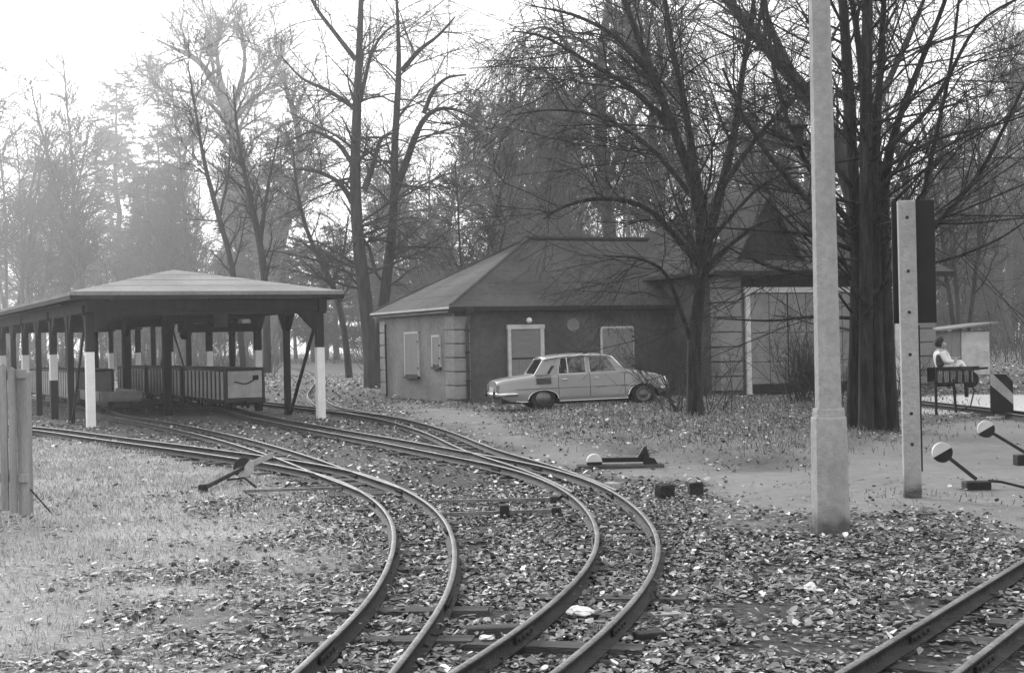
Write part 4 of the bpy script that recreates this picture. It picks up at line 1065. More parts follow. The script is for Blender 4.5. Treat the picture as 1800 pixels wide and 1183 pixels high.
# 2: dark tree on the grass in front of the house
YB = at(1222, 742).y
bare_tree('bare_tree', 'dark leaning bare tree on the grass before the parked car', [
    pxs([(1224, 748), (1216, 640), (1222, 540), (1238, 470), (1243, 400), (1220, 320), (1190, 240), (1150, 140), (1085, -30)], YB, [.17, .14, .13, .125, .12, .1, .09, .075, .05], [0, 0, 0, 0, 0, -.1, -.2, -.4, -.6]),
    pxs([(1240, 440), (1262, 350), (1290, 250), (1302, 150), (1330, -30)], YB, [.11, .095, .08, .06, .04], [0, .1, .3, .5, .7]),
    pxs([(1238, 420), (1222, 300), (1205, 190), (1180, 80), (1165, -30)], YB, [.1, .085, .07, .055, .04], [0, .3, .6, .9, 1.2])], M['bark_dark'],
    limbs=[pxs([(1240, 480), (1140, 360), (1060, 345), (985, 360), (955, 385)], YB, [.07, .055, .045, .03, .015], [0, -.5, -1, -1.3, -1.5]), pxs([(1215, 600), (1170, 470), (1120, 452), (1060, 450)], YB, [.05, .035, .025, .012], [0, -.6, -1, -1.6]),
           pxs([(1190, 240), (1110, 150), (1030, 110), (960, 60), (900, 55)], YB, [.07, .055, .04, .03, .012]), pxs([(1150, 140), (1080, 60), (1010, 25), (930, 10)], YB, [.06, .045, .03, .012]),
           pxs([(1235, 370), (1150, 260), (1060, 200), (960, 190), (890, 205)], YB, [.06, .045, .03, .022, .01], [0, .5, 1, 1.5, 2]), pxs([(1270, 330), (1330, 240), (1400, 170), (1470, 120)], YB, [.06, .045, .03, .015]),
           pxs([(1238, 470), (1330, 390), (1400, 380), (1470, 340)], YB, [.05, .035, .025, .012]), pxs([(1250, 420), (1330, 330), (1385, 300), (1440, 310)], YB, [.05, .035, .025, .012])],
    l1=dict(dens=3.4, t0=.25, t1=.98, ang=.85, length=2.8, k=7, rr=.34, rmin=.007, up=.005, wander=.11, shrink=.4, rmax=.04),
    l2=dict(dens=3.8, t0=.1, t1=1, ang=.7, length=1.1, k=4, rr=.55, rmin=.0045, up=-.06, wander=.08, shrink=.4),
    l3=dict(dens=2.8, t0=.1, t1=1, ang=.65, length=.5, k=3, rr=.7, rmin=.0032, up=-.05, wander=.08, shrink=.3))

# 3: the big dark many-stemmed tree right of the lamp post
YC = at(1530, 762).y
bare_tree('bare_tree', 'massive dark many-stemmed tree behind the concrete lamp post', [
    pxs([(1498, 764), (1503, 620), (1506, 480), (1500, 320), (1494, 200), (1488, 80), (1478, -40)], YC, [.115, .10, .095, .095, .09, .085, .07], [0, 0, 0, 0, 0, -.1, -.2]),
    pxs([(1522, 772), (1521, 620), (1523, 480), (1522, 330), (1521, 200), (1524, 80), (1526, -40)], YC - .35, [.13, .115, .11, .105, .10, .095, .08]),
    pxs([(1568, 758), (1562, 600), (1554, 440), (1549, 330), (1553, 278), (1575, 215), (1610, 130), (1650, 40), (1676, -40)], YC + .15, [.12, .10, .095, .09, .085, .06, .05, .04, .03]),
    pxs([(1549, 330), (1545, 290), (1520, 200), (1508, 60), (1490, -40)], YC + .2, [.085, .075, .065, .055, .045]),
    pxs([(1546, 768), (1543, 620), (1538, 480), (1537, 330), (1541, 220), (1548, 110), (1556, -40)], YC - .1, [.12, .10, .095, .085, .07, .055, .04])], M['bark_dark'],
    limbs=[pxs([(1600, 470), (1612, 400), (1640, 260), (1672, 120), (1690, -40)], YC + .5, [.045, .045, .04, .03, .02]), pxs([(1590, 480), (1645, 392), (1718, 318), (1765, 225), (1830, 90)], YC + .4, [.05, .045, .038, .03, .015]),
           pxs([(1498, 430), (1430, 362), (1370, 300), (1310, 215), (1270, 120)], YC - .2, [.06, .05, .042, .03, .02], [0, -.2, -.4, -.6, -.8]), pxs([(1500, 400), (1420, 300), (1370, 180), (1350, 60), (1345, -30)], YC - .1, [.055, .045, .038, .03, .02]),
           pxs([(1498, 330), (1440, 260), (1395, 250), (1340, 230)], YC - .2, [.05, .04, .03, .015]), pxs([(1555, 265), (1640, 190), (1720, 30), (1830, -20)], YC, [.05, .04, .025, .02]),
           pxs([(1548, 420), (1600, 390), (1690, 395), (1830, 380)], YC, [.035, .028, .02, .012]), pxs([(1548, 300), (1650, 240), (1740, 225), (1840, 190)], YC, [.04, .03, .02, .012]),
           pxs([(1510, 480), (1440, 488), (1350, 470), (1270, 430)], YC, [.05, .04, .028, .012]), pxs([(1505, 560), (1430, 555), (1360, 565), (1260, 560)], YC, [.032, .026, .02, .01]),
           pxs([(1500, 440), (1420, 410), (1340, 405), (1260, 400)], YC, [.045, .035, .025, .012]), pxs([(1612, 470), (1690, 450), (1760, 420), (1830, 370)], YC + .5, [.03, .025, .02, .012])],
    l1=dict(dens=2.7, t0=.22, t1=.98, ang=1.05, length=3.6, k=7, rr=.3, rmin=.006, up=.0, wander=.05, shrink=.3, rmax=.026, flat=.45),
    l2=dict(dens=3.2, t0=.1, t1=1, ang=.6, length=1.1, k=4, rr=.55, rmin=.004, up=-.01, wander=.06, shrink=.4),
    l3=dict(dens=2.6, t0=.1, t1=1, ang=.7, length=.45, k=3, rr=.7, rmin=.003, up=-.02, wander=.08, shrink=.3))

# 4: leaning grey trunk behind it
bare_tree('bare_tree', 'grey-barked tree behind, its thick limb slanting up to the left', [
    pxs([(1545, 745), (1528, 560), (1512, 380), (1470, 225), (1400, 140), (1340, 80), (1255, -30)], 31, [.28, .24, .22, .2, .17, .14, .1])], M['bark_mid'],
    limbs=[pxs([(1400, 140), (1360, 60), (1330, -30)], 31, [.08, .06, .03]), pxs([(1500, 300), (1545, 180), (1600, 60), (1640, -40)], 31.3, [.1, .08, .06, .03])],
    l1=dict(dens=2.4, t0=.4, t1=.98, ang=.95, length=3.2, k=6, rr=.33, rmin=.01, up=.02, wander=.08, shrink=.4, rmax=.05),
    l2=dict(dens=3.6, t0=.1, t1=1, ang=.75, length=1.0, k=4, rr=.6, rmin=.006, up=-.02, wander=.16, shrink=.4),
    l3=dict(dens=4, t0=.1, t1=1, ang=.7, length=.5, k=3, rr=.7, rmin=.004, up=-.02, wander=.15, shrink=.3))

# 5: weeping birch behind the house
bare_tree('weeping_tree', 'bare weeping tree with hanging twig curtains behind the house roof', [
    pxs([(1090, 640), (1080, 480), (1062, 330), (1050, 180), (1060, 60), (1080, -60)], 52, [.3, .27, .23, .19, .15, .1])], M['bark_pale'],
    limbs=[pxs([(1060, 300), (1000, 170), (950, 110), (915, 130)], 52, [.12, .09, .06, .03]), pxs([(1050, 200), (1010, 90), (960, 40), (920, 60)], 52, [.1, .08, .05, .03]), pxs([(1062, 330), (1120, 190), (1170, 130), (1200, 160)], 52, [.12, .09, .06, .03]),
           pxs([(1065, 380), (1000, 270), (955, 220), (925, 240)], 51, [.1, .08, .05, .03], [0, -.6, -1.3, -2]), pxs([(1055, 150), (1110, 60), (1160, 30), (1190, 60)], 52, [.1, .07, .05, .03])],
    l1=dict(dens=4, t0=.2, t1=1, ang=.9, length=3.4, k=6, rr=.4, rmin=.015, up=-.10, wander=.14, shrink=.4, rmax=.06),
    l2=dict(dens=4.6, t0=.1, t1=1, ang=.7, length=2.4, k=6, rr=.5, rmin=.010, up=-.42, wander=.06, shrink=.3),
    l3=dict(dens=.7, t0=.1, t1=1, ang=.4, length=1.3, k=3, rr=.7, rmin=.008, up=-.3, wander=.06, shrink=.3))

# 6: the old tree far behind the shelter, extra mist paleness put into its bark
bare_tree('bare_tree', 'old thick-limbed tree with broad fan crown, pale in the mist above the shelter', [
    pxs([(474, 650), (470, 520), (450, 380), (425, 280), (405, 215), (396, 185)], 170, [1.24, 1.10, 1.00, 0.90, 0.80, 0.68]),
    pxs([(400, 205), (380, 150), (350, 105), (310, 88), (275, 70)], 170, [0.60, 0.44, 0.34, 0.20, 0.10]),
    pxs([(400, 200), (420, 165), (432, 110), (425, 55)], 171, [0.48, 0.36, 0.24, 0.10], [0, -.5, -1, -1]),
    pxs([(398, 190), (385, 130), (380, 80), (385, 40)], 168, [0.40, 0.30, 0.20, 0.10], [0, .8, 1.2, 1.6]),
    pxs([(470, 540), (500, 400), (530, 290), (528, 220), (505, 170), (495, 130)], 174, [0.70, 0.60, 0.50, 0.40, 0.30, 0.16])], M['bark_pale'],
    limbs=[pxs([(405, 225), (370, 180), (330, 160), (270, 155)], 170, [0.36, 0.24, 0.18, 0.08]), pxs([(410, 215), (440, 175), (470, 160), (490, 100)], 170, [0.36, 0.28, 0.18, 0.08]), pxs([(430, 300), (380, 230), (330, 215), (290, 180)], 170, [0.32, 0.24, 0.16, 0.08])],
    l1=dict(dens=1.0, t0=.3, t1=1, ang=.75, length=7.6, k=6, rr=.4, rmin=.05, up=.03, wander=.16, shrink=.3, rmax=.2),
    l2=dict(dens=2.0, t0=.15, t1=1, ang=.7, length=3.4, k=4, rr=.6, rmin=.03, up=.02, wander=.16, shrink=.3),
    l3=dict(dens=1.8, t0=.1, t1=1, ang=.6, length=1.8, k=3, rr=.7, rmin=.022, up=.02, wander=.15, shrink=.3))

# 7-9: slim trees round the shelter
SL1 = dict(dens=2.6, t0=.25, t1=1, ang=.7, length=2.2, k=6, rr=.4, rmin=.012, up=.05, wander=.15, shrink=.4, rmax=.05)
SL2 = dict(dens=4, t0=.1, t1=1, ang=.7, length=.9, k=4, rr=.6, rmin=.009, up=.0, wander=.16, shrink=.4)
SL3 = dict(dens=4, t0=.1, t1=1, ang=.7, length=.5, k=3, rr=.7, rmin=.007, up=.0, wander=.15, shrink=.3)
bare_tree('bare_tree', 'slim crooked tree leaning left, right beyond the shelter corner post', [
    pxs([(614, 664), (608, 600), (600, 545), (585, 495), (560, 450), (540, 420), (520, 330), (515, 260)], 60, [.16, .14, .13, .12, .11, .09, .06, .03]), pxs([(585, 495), (604, 450), (612, 380)], 60, [.07, .05, .03])], M['bark_mid'], l1=SL1, l2=SL2, l3=SL3)
bare_tree('bare_tree', 'thin dark sapling curving left above the shelter roof ridge', [
    pxs([(428, 650), (412, 470), (385, 385), (360, 300), (345, 200), (330, 110)], 52, [.12, .1, .09, .075, .05, .02]), pxs([(385, 385), (400, 320), (405, 260)], 52, [.06, .04, .02])], M['bark_mid'], l1=SL1, l2=SL2, l3=SL3)
bare_tree('bare_tree', 'slim forked tree rising behind the right half of the shelter roof', [
    pxs([(470, 655), (466, 470), (452, 400), (432, 320), (415, 230), (410, 150)], 57, [.17, .15, .13, .1, .06, .03]), pxs([(458, 430), (470, 330), (490, 240)], 57, [.08, .06, .03])], M['bark_mid'], l1=SL1, l2=SL2, l3=SL3)

# ---------------- shared kinds for the wood behind
def proto_bare(seed, H, spread, r0, nst=1, up=.03, dens=1.0, forkz=.45):
    rg = np.random.default_rng(seed); tr, cr = Acc(), Acc()
    S = []
    for i in range(nst):
        a = rg.random() * 6.28; lean = (.02 if nst == 1 else .10) + .03 * rg.random(); p = np.zeros((14, 3)); d = np.array([lean * math.cos(a), lean * math.sin(a), 1.0])
        p[0] = (.25 * math.cos(a) * (nst > 1), .25 * math.sin(a) * (nst > 1), -.2)
        for j in range(1, 14):
            d = d + rg.normal(size=3) * .05; d[2] = max(d[2], .8); d /= np.linalg.norm(d); p[j] = p[j - 1] + d * H / 13
        S.append(p)
    P = np.stack(S); R = np.tile(np.concatenate([[r0 * 1.4], np.linspace(r0, .03, 13)]), (nst, 1))
    tr.add(P, R, 7)
    P1, R1 = grow(P, R, dens=4.2 * dens / (1 + .5 * (nst - 1)), t0=.3, t1=.98, ang=.8, length=spread, k=6, rr=.5, rmin=.022, up=up, wander=.15, shrink=.55, rmax=.12, rg=rg); cr.add(P1, R1, 4)
    P2, R2 = grow(P1, R1, dens=3.6, t0=.15, t1=1, ang=.75, length=spread * .42, k=4, rr=.6, rmin=.016, up=up * .6, wander=.16, shrink=.4, rg=rg); cr.add(P2, R2, 3)
    P3, R3 = grow(P2, R2, dens=4.5, t0=.1, t1=1, ang=.7, length=spread * .2, k=3, rr=.7, rmin=.011, up=.0, wander=.15, shrink=.3, rg=rg); cr.add(P3, R3, 3)
    return tr.mesh('trunk', M['bark_mid'], (0, 0, 0)), cr.mesh('crown', M['bark_mid'], (0, 0, 0))
def proto_conifer(seed, H, spread, kind):
    rg = np.random.default_rng(seed); tr, cr = Acc(), Acc()
    p = np.zeros((14, 3)); p[:, 2] = np.linspace(-.2, H, 14); p[1:, :2] += rg.normal(size=(13, 2)) * .05
    P = p[None]; R = np.linspace(.26, .03, 14)[None]; tr.add(P, R, 7)
    if kind == 'spruce':
        P1, R1 = grow(P, R, dens=16, t0=.10, t1=.99, ang=1.5, length=spread, k=5, rr=.25, rmin=.02, up=-.05, wander=.05, shrink=.9, flat=.5, angv=.08, rg=rg)
    else:
        P1, R1 = grow(P, R, dens=11, t0=.22, t1=.99, ang=1.25, length=spread, k=5, rr=.35, rmin=.02, up=.06, wander=.1, shrink=.6, flat=.3, angv=.15, rg=rg)
    cr.add(P1, R1, 3)
    P2, R2 = grow(P1, R1, dens=5, t0=.25, t1=1, ang=.8, length=spread * .26, k=3, rr=.5, rmin=.012, up=-.02, wander=.1, shrink=.3, flat=.7, rg=rg); cr.add(P2, R2, 3)
    nd = Acc()
    for Q, per in ((P1, 14), (P2, 13)):
        n = len(Q); i = np.repeat(np.arange(n), per); t = (.2 + .8 * rg.random(len(i))) * (Q.shape[1] - 1); i0 = np.minimum(t.astype(int), Q.shape[1] - 2); w = (t - i0)[:, None]
        c = Q[i, i0] * (1 - w) + Q[i, i0 + 1] * w
        d = Q[i, i0 + 1] - Q[i, i0]; d /= np.linalg.norm(d, axis=1, keepdims=True); d = d + rg.normal(size=d.shape) * .7; d[:, 2] -= .12; d /= np.linalg.norm(d, axis=1, keepdims=True)
        s = np.cross(d, rg.normal(size=d.shape)); s /= np.linalg.norm(s, axis=1, keepdims=True)
        ln = (.16 + .2 * rg.random(len(i)))[:, None]
        nd.tri(np.stack([c - s * .035, c + s * .035, c + d * ln], 1))
    return tr.mesh('trunk', M['bark_dark'], (0, 0, 0)), cr.mesh('boughs', M['bark_dark'], (0, 0, 0)), nd.mesh('needles', M['needle'], (0, 0, 0), smooth=False)
BP = [proto_bare(11, 13, 3.2, .17), proto_bare(12, 15, 3.6, .2, forkz=.5), proto_bare(13, 11, 2.6, .10, nst=3, up=.06), proto_bare(14, 16, 2.4, .16, up=.07), proto_bare(15, 9, 2.4, .08, nst=4, up=.05)]
CP = [proto_conifer(21, 15, 3.4, 'spruce'), proto_conifer(22, 13, 3.6, 'pine'), proto_conifer(23, 11, 3.6, 'spruce')]
FARL = lambda px: float(np.interp(px, [-100, 270, 620, 1000, 1300, 1600, 1900], [2.6, 2.6, 2.0, 2.0, 2.1, 2.4, 2.6]))
def place(kind, proto, px, Y, s, label, cat='tree', group=None, rot=None):
    if Y > 61: q = FARL(px); Y *= q; s *= q
    p = atY(px, 600, Y); root = empty(kind, (p.x, p.y, 0), random.random() * 6.28 if rot is None else rot); root.scale = (s * random.uniform(.9, 1.12), s * random.uniform(.9, 1.12), s)
    tag(root, label, cat, group)
    for nm, me in zip(('trunk', 'crown') if len(proto) == 2 else ('trunk', 'boughs', 'needles'), proto): link(nm, me, root)
    return root
# conifers one can pick out
for i, px, Y, s, lb in [(0, 212, 98, 1.28, 'tall spruce pale in the mist, highest evergreen left of the shelter'), (0, 285, 88, .98, 'broad misty spruce rising just left of the shelter ridge'), (2, 265, 80, 1.0, 'low spruce behind the left half of the shelter roof'),
                        (0, 500, 82, .92, 'dark spruce behind the right half of the shelter roof'), (1, 690, 84, .85, 'pine showing between the two stems of the tall twin tree'), (1, 765, 86, .7, 'pine just right of the tall twin tree'), (2, 590, 92, .8, 'spruce left of the tall twin tree'),
                        (1, 870, 74, .98, 'pine above the left slope of the house roof'), (0, 985, 72, .9, 'spruce behind the ridge end of the house roof'), (1, 935, 80, 1.05, 'pine behind the weeping tree'), 
                         (0, 1300, 76, .92, 'spruce above the boarded dormer'), (1, 1420, 82, 1.1, 'pine left of the lamp post'), (2, 1365, 62, .9, 'young spruce close behind the annex'),
                        (0, 1660, 90, .95, 'tall spruce above the black board'), (1, 1730, 84, 1.0, 'pine between the black board and right picture edge'), (0, 1815, 66, .92, 'spruce cut by the right picture edge'), (2, 1700, 72, .8, 'low spruce above the pale shed'), (2, 430, 96, 1.2, 'spruce behind the slim forked tree'), (1, 75, 104, 1.1, 'misty pine above the picket fence')]:
    place('spruce_tree' if i != 1 else 'pine_tree', CP[i], px, Y, s, lb, 'conifer', 'evergreens in the wood')
# bare trees of the wood: left of, behind and right of the buildings
random.seed(5)
spots = []
for px in range(-60, 1900, 62):
    for row in range(2):
        spots.append((px + random.uniform(-28, 28) + row * 31, random.uniform(66, 80) if row == 0 else random.uniform(84, 108)))
def where(px, near):
    w = 'at wood edge' if near else 'deep in wood'
    if px < 140: z = 'above the picket fence'
    elif px < 330: z = 'behind left half of the shelter'
    elif px < 610: z = 'behind right half of the shelter'
    elif px < 800: z = 'between shelter and house'
    elif px < 1000: z = 'behind left slope of house roof'
    elif px < 1240: z = 'behind the house ridge'
    elif px < 1500: z = 'behind the annex'
    elif px < 1660: z = 'behind the many-stemmed tree'
    else: z = 'beyond the shed at right'
    return 'bare tree %s %s' % (w, z)
cnt_ = {}
ORD = ['leftmost', 'second from left', 'third from left', 'fourth from left', 'fifth from left', 'sixth from left', 'seventh from left', 'eighth from left', 'ninth from left']
for px, Y in sorted(spots):
    if 520 < px < 600 and Y < 80: continue
    if px < 640 and random.random() < .5: continue
    if px > 640 and random.random() < (.5 if Y > 82 else .3): continue
    i = random.choice([0, 1, 2, 2, 3, 3, 4])
    if px < 330: s = random.uniform(.75, 1.0)
    elif px < 560: s = random.uniform(.7, 1.0)
    elif px < 900: s = random.uniform(.5, .75)
    elif px < 1230: s = random.uniform(.85, 1.15)
    else: s = random.uniform(.55, .85)
    if i == 4: s *= 1.2
    wl_ = where(px, Y < 82); cnt_[wl_] = cnt_.get(wl_, -1) + 1
    place('bare_tree', BP[i], px, Y, s, wl_ + ', ' + ORD[cnt_[wl_]], 'tree', wl_.replace('bare tree', 'bare trees'))
# trees closer in, thin poles
for px, Y, i, s, lb in [(775, 62, 3, .75, 'thin straight tree just left of the house roof'), (735, 66, 2, .9, 'bushy young tree right of the twin tree'), (840, 58, 2, .85, 'several-stemmed young tree over the left roof slope'), (1180, 54, 1, 1.15, 'large bare tree behind the house ridge, crown out of frame'), (1330, 58, 1, .8, 'bare tree close behind the annex roof'), (1620, 60, 3, 1.0, 'straight bare tree behind the black board'), (1700, 58, 2, 1.05, 'several-stemmed tree right of the black board'), (1770, 64, 1, .95, 'spreading bare tree at the right picture edge'), (165, 62, 3, .8, 'thin straight tree left of the shelter ridge'), (60, 66, 2, 1.0, 'several-stemmed tree above the picket fence'), (-45, 63, 1, .95, 'pale tree at the left picture edge reaching twigs into the sky'), (20, 70, 4, 1.3, 'bushy tree at far left behind the fence')]:
    place('bare_tree', BP[i], px, Y, s, lb)
# shrubs
def shrub(px, py, H, n, label, seed, rad=.35, mt='bark_mid'):
    rg = np.random.default_rng(seed); g = at(px, py); a = Acc(); org = np.array([g.x, g.y, 0.0])
    P = np.zeros((n, 6, 3)); P[:, 0] = org + np.column_stack([rg.normal(size=(n, 2)) * rad * .4, np.full(n, -.05)])
    d = np.column_stack([rg.normal(size=(n, 2)) * .35, np.ones(n)]); ln = H * (.5 + .6 * rg.random(n))
    for j in range(1, 6):
        d = d + rg.normal(size=(n, 3)) * .12; d /= np.linalg.norm(d, axis=1, keepdims=True); P[:, j] = P[:, j - 1] + d * (ln / 5)[:, None]
    R = np.tile(np.linspace(.014, .004, 6), (n, 1)); a.add(P, R, 4)
    P2, R2 = grow(P, R, dens=5, t0=.25, t1=1, ang=.6, length=H * .35, k=4, rr=.6, rmin=.003, up=.02, rg=rg)
    P3, R3 = grow(P2, R2, dens=6, t0=.1, t1=1, ang=.7, length=H * .14, k=3, rr=.7, rmin=.0025, rg=rg)
    root = empty('shrub', org); tag(root, label, 'shrub')
    link('stems', a.mesh('stems', M[mt], org), root); c = Acc(); c.add(P2, R2, 3); c.add(P3, R3, 3); link('twigs', c.mesh('twigs', M[mt], org), root)['kind'] = 'stuff'
shrub(1410, 716, 2.1, 40, 'twiggy bare shrub in front of the annex gate', 51)
shrub(1450, 722, 1.8, 34, 'twiggy bare shrub between lamp post and annex gate', 52)
shrub(1185, 735, 2.4, 12, 'thin bare shrub left of the leaning tree foot', 53)
shrub(1250, 738, 1.5, 9, 'thin bare shrub right of the leaning tree foot', 54)
shrub(1590, 705, 1.6, 18, 'bare shrub against the annex behind the concrete post', 55)
shrub(1160, 700, 2.2, 14, 'bare shrub between car bonnet and leaning tree', 56)
shrub(100, 702, 1.2, 10, 'low bare shrub at the left shelter posts', 57)

# far-off wood reading as one mass
def distant_wood():
    rg = np.random.default_rng(77); a = Acc(); n = 240
    Yd = 165 + 60 * rg.random(n); Xd = (rg.random(n) * 1.1 - .55) * Yd
    P = np.zeros((n, 6, 3)); P[:, 0] = np.column_stack([Xd, Yd, np.full(n, -.2)]); d = np.column_stack([rg.normal(size=(n, 2)) * .05, np.ones(n)]); H = 9 + 5 * rg.random(n)
    for j in range(1, 6):
        d = d + rg.normal(size=(n, 3)) * .05; d /= np.linalg.norm(d, axis=1, keepdims=True); P[:, j] = P[:, j - 1] + d * (H / 5)[:, None]
    R = np.tile(np.linspace(.24, .05, 6), (n, 1)) * (.6 + .8 * rg.random(n))[:, None]; a.add(P, R, 4)
    P1, R1 = grow(P, R, dens=1.3, t0=.1, t1=1, ang=.8, length=4.6, k=4, rr=.4, rmin=.045, up=.05, rg=rg); a.add(P1, R1, 3)
    P2, R2 = grow(P1, R1, dens=.9, t0=.1, t1=1, ang=.8, length=2.2, k=3, rr=.6, rmin=.03, rg=rg); a.add(P2, R2, 3)
    o = link('distant_wood', a.mesh('distant_wood', M['bark_mid'], (0, 0, 0))); tag(o, 'grey misty mass of the far wood behind everything', 'wood', kind='stuff')
    # brushwood at the feet of the trees
    b = Acc(); n = 5000; Yd = 78 + 80 * rg.random(n); Xd = (rg.random(n) * 1.0 - .5) * Yd
    keep = ~((np.abs(Xd / Yd + .135) < .03) & (Yd < 140)); Xd, Yd = Xd[keep], Yd[keep]; n = len(Xd)
    P = np.zeros((n, 4, 3)); P[:, 0] = np.column_stack([Xd, Yd, np.full(n, -.1)]); d = np.column_stack([rg.normal(size=(n, 2)) * .3, np.ones(n)]); H = 1.2 + 2.6 * rg.random(n) ** 2
    for j in range(1, 4):
        d = d + rg.normal(size=(n, 3)) * .22; d /= np.linalg.norm(d, axis=1, keepdims=True); P[:, j] = P[:, j - 1] + d * (H / 3)[:, None]
    R = np.tile(np.linspace(.03, .01, 4), (n, 1)); b.add(P, R, 3)
    P1, R1 = grow(P, R, dens=1.2, t0=.2, t1=1, ang=.8, length=1.0, k=3, rr=.6, rmin=.012, rg=rg); b.add(P1, R1, 3)
    o = link('brushwood', b.mesh('brushwood', M['bark_mid'], (0, 0, 0))); tag(o, 'grey brushwood under the trees of the wood', 'brushwood', kind='stuff')
distant_wood()

# ------------------------------------------------------------------ fallen leaves
def leaves(n, y0, y1, size, name, label, seed, tilt=.3, lift=.03, mix=(.15, .95), curl=.6):
    rg = np.random.default_rng(seed)
    y = np.sqrt(y0 ** 2 + (y1 ** 2 - y0 ** 2) * rg.random(n)); x = (rg.random(n) - .5) * 1.0 * y
    w = 1.0 - .975 * poly_w(x, y, BARE, .5) - .96 * poly_w(x, y, LAWN, 1.2) - .9 * poly_w(x, y, SHADE_EARTH, 1.5) - poly_w(x, y, STRIP, .5)
    w *= np.clip(-.15 + 1.7 * vnoise(x, y, .55, 5) * (.55 + .9 * vnoise(x, y, 1.9, 6)), .06, 1); w *= 1 - .45 * np.clip((y - 15) / 6, 0, 1) * (y < 42); k = rg.random(n) < w; x, y = x[k], y[k]; n = len(x)
    z = gz(x, y) + .006 + lift * rg.random(n) ** 2
    ln = size * np.exp(np.clip(.36 * rg.normal(size=n), -1, .55)); wd = ln * (.35 + .35 * rg.random(n)); cu = (rg.random(n) - .35) * curl * ln
    a = rg.random(n) * 6.283
    K = 7 if y1 < 20 else 4
    L = np.zeros((n, K + 1, 3))
    for i in range(K):
        an = 2 * math.pi * i / K; rj = 1 + (.16 if K == 7 else .1) * rg.normal(size=n)
        L[:, i, 0] = .5 * math.cos(an) * rj * ln; L[:, i, 1] = .5 * math.sin(an) * rj * wd * 1.25; L[:, i, 2] = (abs(math.sin(an)) + .35 * abs(math.cos(an))) * cu * (.4 + 1.2 * rg.random(n))
    L[:, K, 2] = -.2 * cu
    ti = rg.normal(size=n) * tilt; tj = rg.normal(size=n) * tilt
    def rot(L, ang, i, j):
        c, s = np.cos(ang)[:, None], np.sin(ang)[:, None]; A, B = L[:, :, i].copy(), L[:, :, j].copy(); L[:, :, i] = c * A - s * B; L[:, :, j] = s * A + c * B
    rot(L, ti, 1, 2); rot(L, tj, 0, 2); rot(L, a, 0, 1)
    zmin = L[:, :, 2].min(1); L[:, :, 2] -= (zmin * .6)[:, None]
    L += np.stack([x, y, z], 1)[:, None]
    f = np.array([[i, (i + 1) % K, K] for i in range(K)])
    Fq = (np.arange(n)[:, None, None] * (K + 1) + f[None]).reshape(-1, 3)
    sh_ = np.clip(np.exp(math.log(mix[0]) + mix[1] * rg.normal(size=n)), .012, .8)
    o = link(name, np_mesh(name, L.reshape(-1, 3), [Fq], M['leaf'], attr=np.repeat(sh_, K + 1))); tag(o, label, 'leaves', kind='stuff')
leaves(165000, 5.5, 16, .040, 'matted_leaves', 'flat matted leaf carpet between the foreground rails', 100, .13, .02, (.15, .5), .2)
leaves(105000, 5.5, 16, .036, 'fallen_leaves', 'fallen leaves covering the ground and tracks in the foreground', 101)
leaves(135000, 16, 42, .056, 'fallen_leaves', 'fallen leaves scattered farther back between tracks and house', 102)

leaves(40000, 42, 85, .10, 'fallen_leaves', 'fallen leaves on the ground at the edge of the wood', 103)

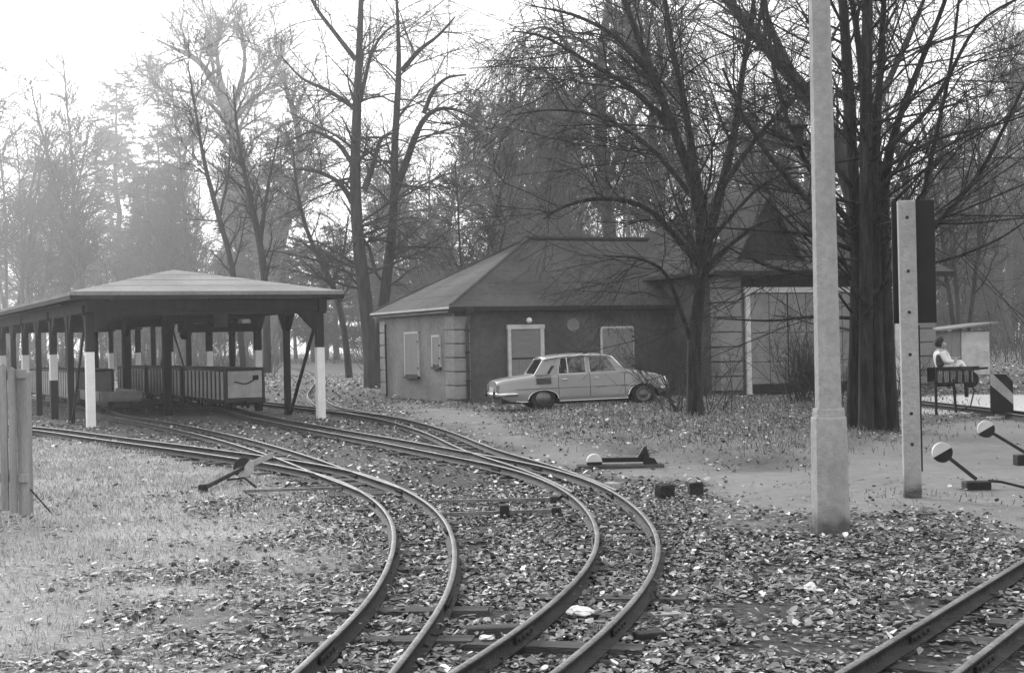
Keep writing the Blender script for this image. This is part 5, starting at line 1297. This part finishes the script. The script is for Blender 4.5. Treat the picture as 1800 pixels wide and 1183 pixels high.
# ------------------------------------------------------------------ grass
def grass(n, poly, y0, y1, hmin, hmax, name, label, seed, wd=.004, shade=(.12, .34), soft=1.0, thin=1.0, xr=.42):
    rg = np.random.default_rng(seed)
    y = np.sqrt(y0 ** 2 + (y1 ** 2 - y0 ** 2) * rg.random(n)); x = (rg.random(n) * 2 - 1) * xr * y
    k = rg.random(n) < poly_w(x, y, poly, soft) * (.35 + vnoise(x, y, .5, 8)) * thin; x, y = x[k], y[k]; n = len(x)
    z = gz(x, y) - .005; h = hmin + (hmax - hmin) * rg.random(n) ** 1.6; h *= .6 + .8 * vnoise(x, y, .9, 9)
    a = rg.random(n) * 6.283; le = h * (.2 + .9 * rg.random(n)); b = rg.random(n) * 6.283; w = wd * (.7 + .8 * rg.random(n)) * np.clip(y / 12, .8, 3)
    c, s = np.cos(a) * w, np.sin(a) * w; lx, ly = np.cos(b) * le, np.sin(b) * le
    V = np.stack([np.stack([x - c, y - s, z], 1), np.stack([x + c, y + s, z], 1), np.stack([x + lx * .35 + c * .7, y + ly * .35 + s * .7, z + h * .65], 1), np.stack([x + lx * .35 - c * .7, y + ly * .35 - s * .7, z + h * .65], 1), np.stack([x + lx, y + ly, z + h * .95], 1)], 1)
    i = np.arange(n)[:, None] * 5
    sh_ = shade[0] + (shade[1] - shade[0]) * rg.random(n)
    o = link(name, np_mesh(name, V.reshape(-1, 3), [i + np.array([[0, 1, 2, 3]]), i + np.array([[3, 2, 4]])], M['grass'], attr=np.repeat(sh_, 5))); tag(o, label, 'grass', kind='stuff')
grass(300000, LAWN, 6, 30, .02, .075, 'lawn_grass', 'short grass of the lawn at left, paled as by lens flare', 201, .0035, (.24, .6), 1.0)
grass(110000, MOUND, 18, 40, .02, .13, 'rough_grass', 'rough dry grass in front of the parked car', 202, .003, (.06, .30), .4)
grass(26000, [at(*p) for p in [(1250, 700), (1600, 700), (1640, 760), (1430, 830), (1250, 800)]], 17, 42, .03, .12, 'thin_grass', 'thin low grass and weeds round the dark tree foot', 203, .004, (.08, .25), 2)
PT = at(1604, 873)
grass(5000, [Vector((PT.x + dx, PT.y + dy, 0)) for dx, dy in ((-.5, -.5), (.9, -.5), (.9, .5), (-.5, .5))], 12, 17, .02, .12, 'weed_tuft', 'weeds growing round the foot of the concrete signal post', 204, .004, (.06, .2), .4)

# ------------------------------------------------------------------ mist
hz_ = MB().b2((-460, -80, -1.5), (460, 460, 62)).build('haze', M['stone'])
HM = bpy.data.materials.new('haze'); HM.use_nodes = True; n = HM.node_tree; n.nodes.clear()
o = n.nodes.new('ShaderNodeOutputMaterial'); v = n.nodes.new('ShaderNodeVolumePrincipled'); v.inputs['Color'].default_value = (.95, .95, .95, 1); v.inputs['Density'].default_value = .00098; v.inputs['Anisotropy'].default_value = .72
n.links.new(v.outputs[0], o.inputs['Volume']); hz_.data.materials.clear(); hz_.data.materials.append(HM); tag(hz_, 'thin pale mist filling the park', 'mist', kind='stuff')
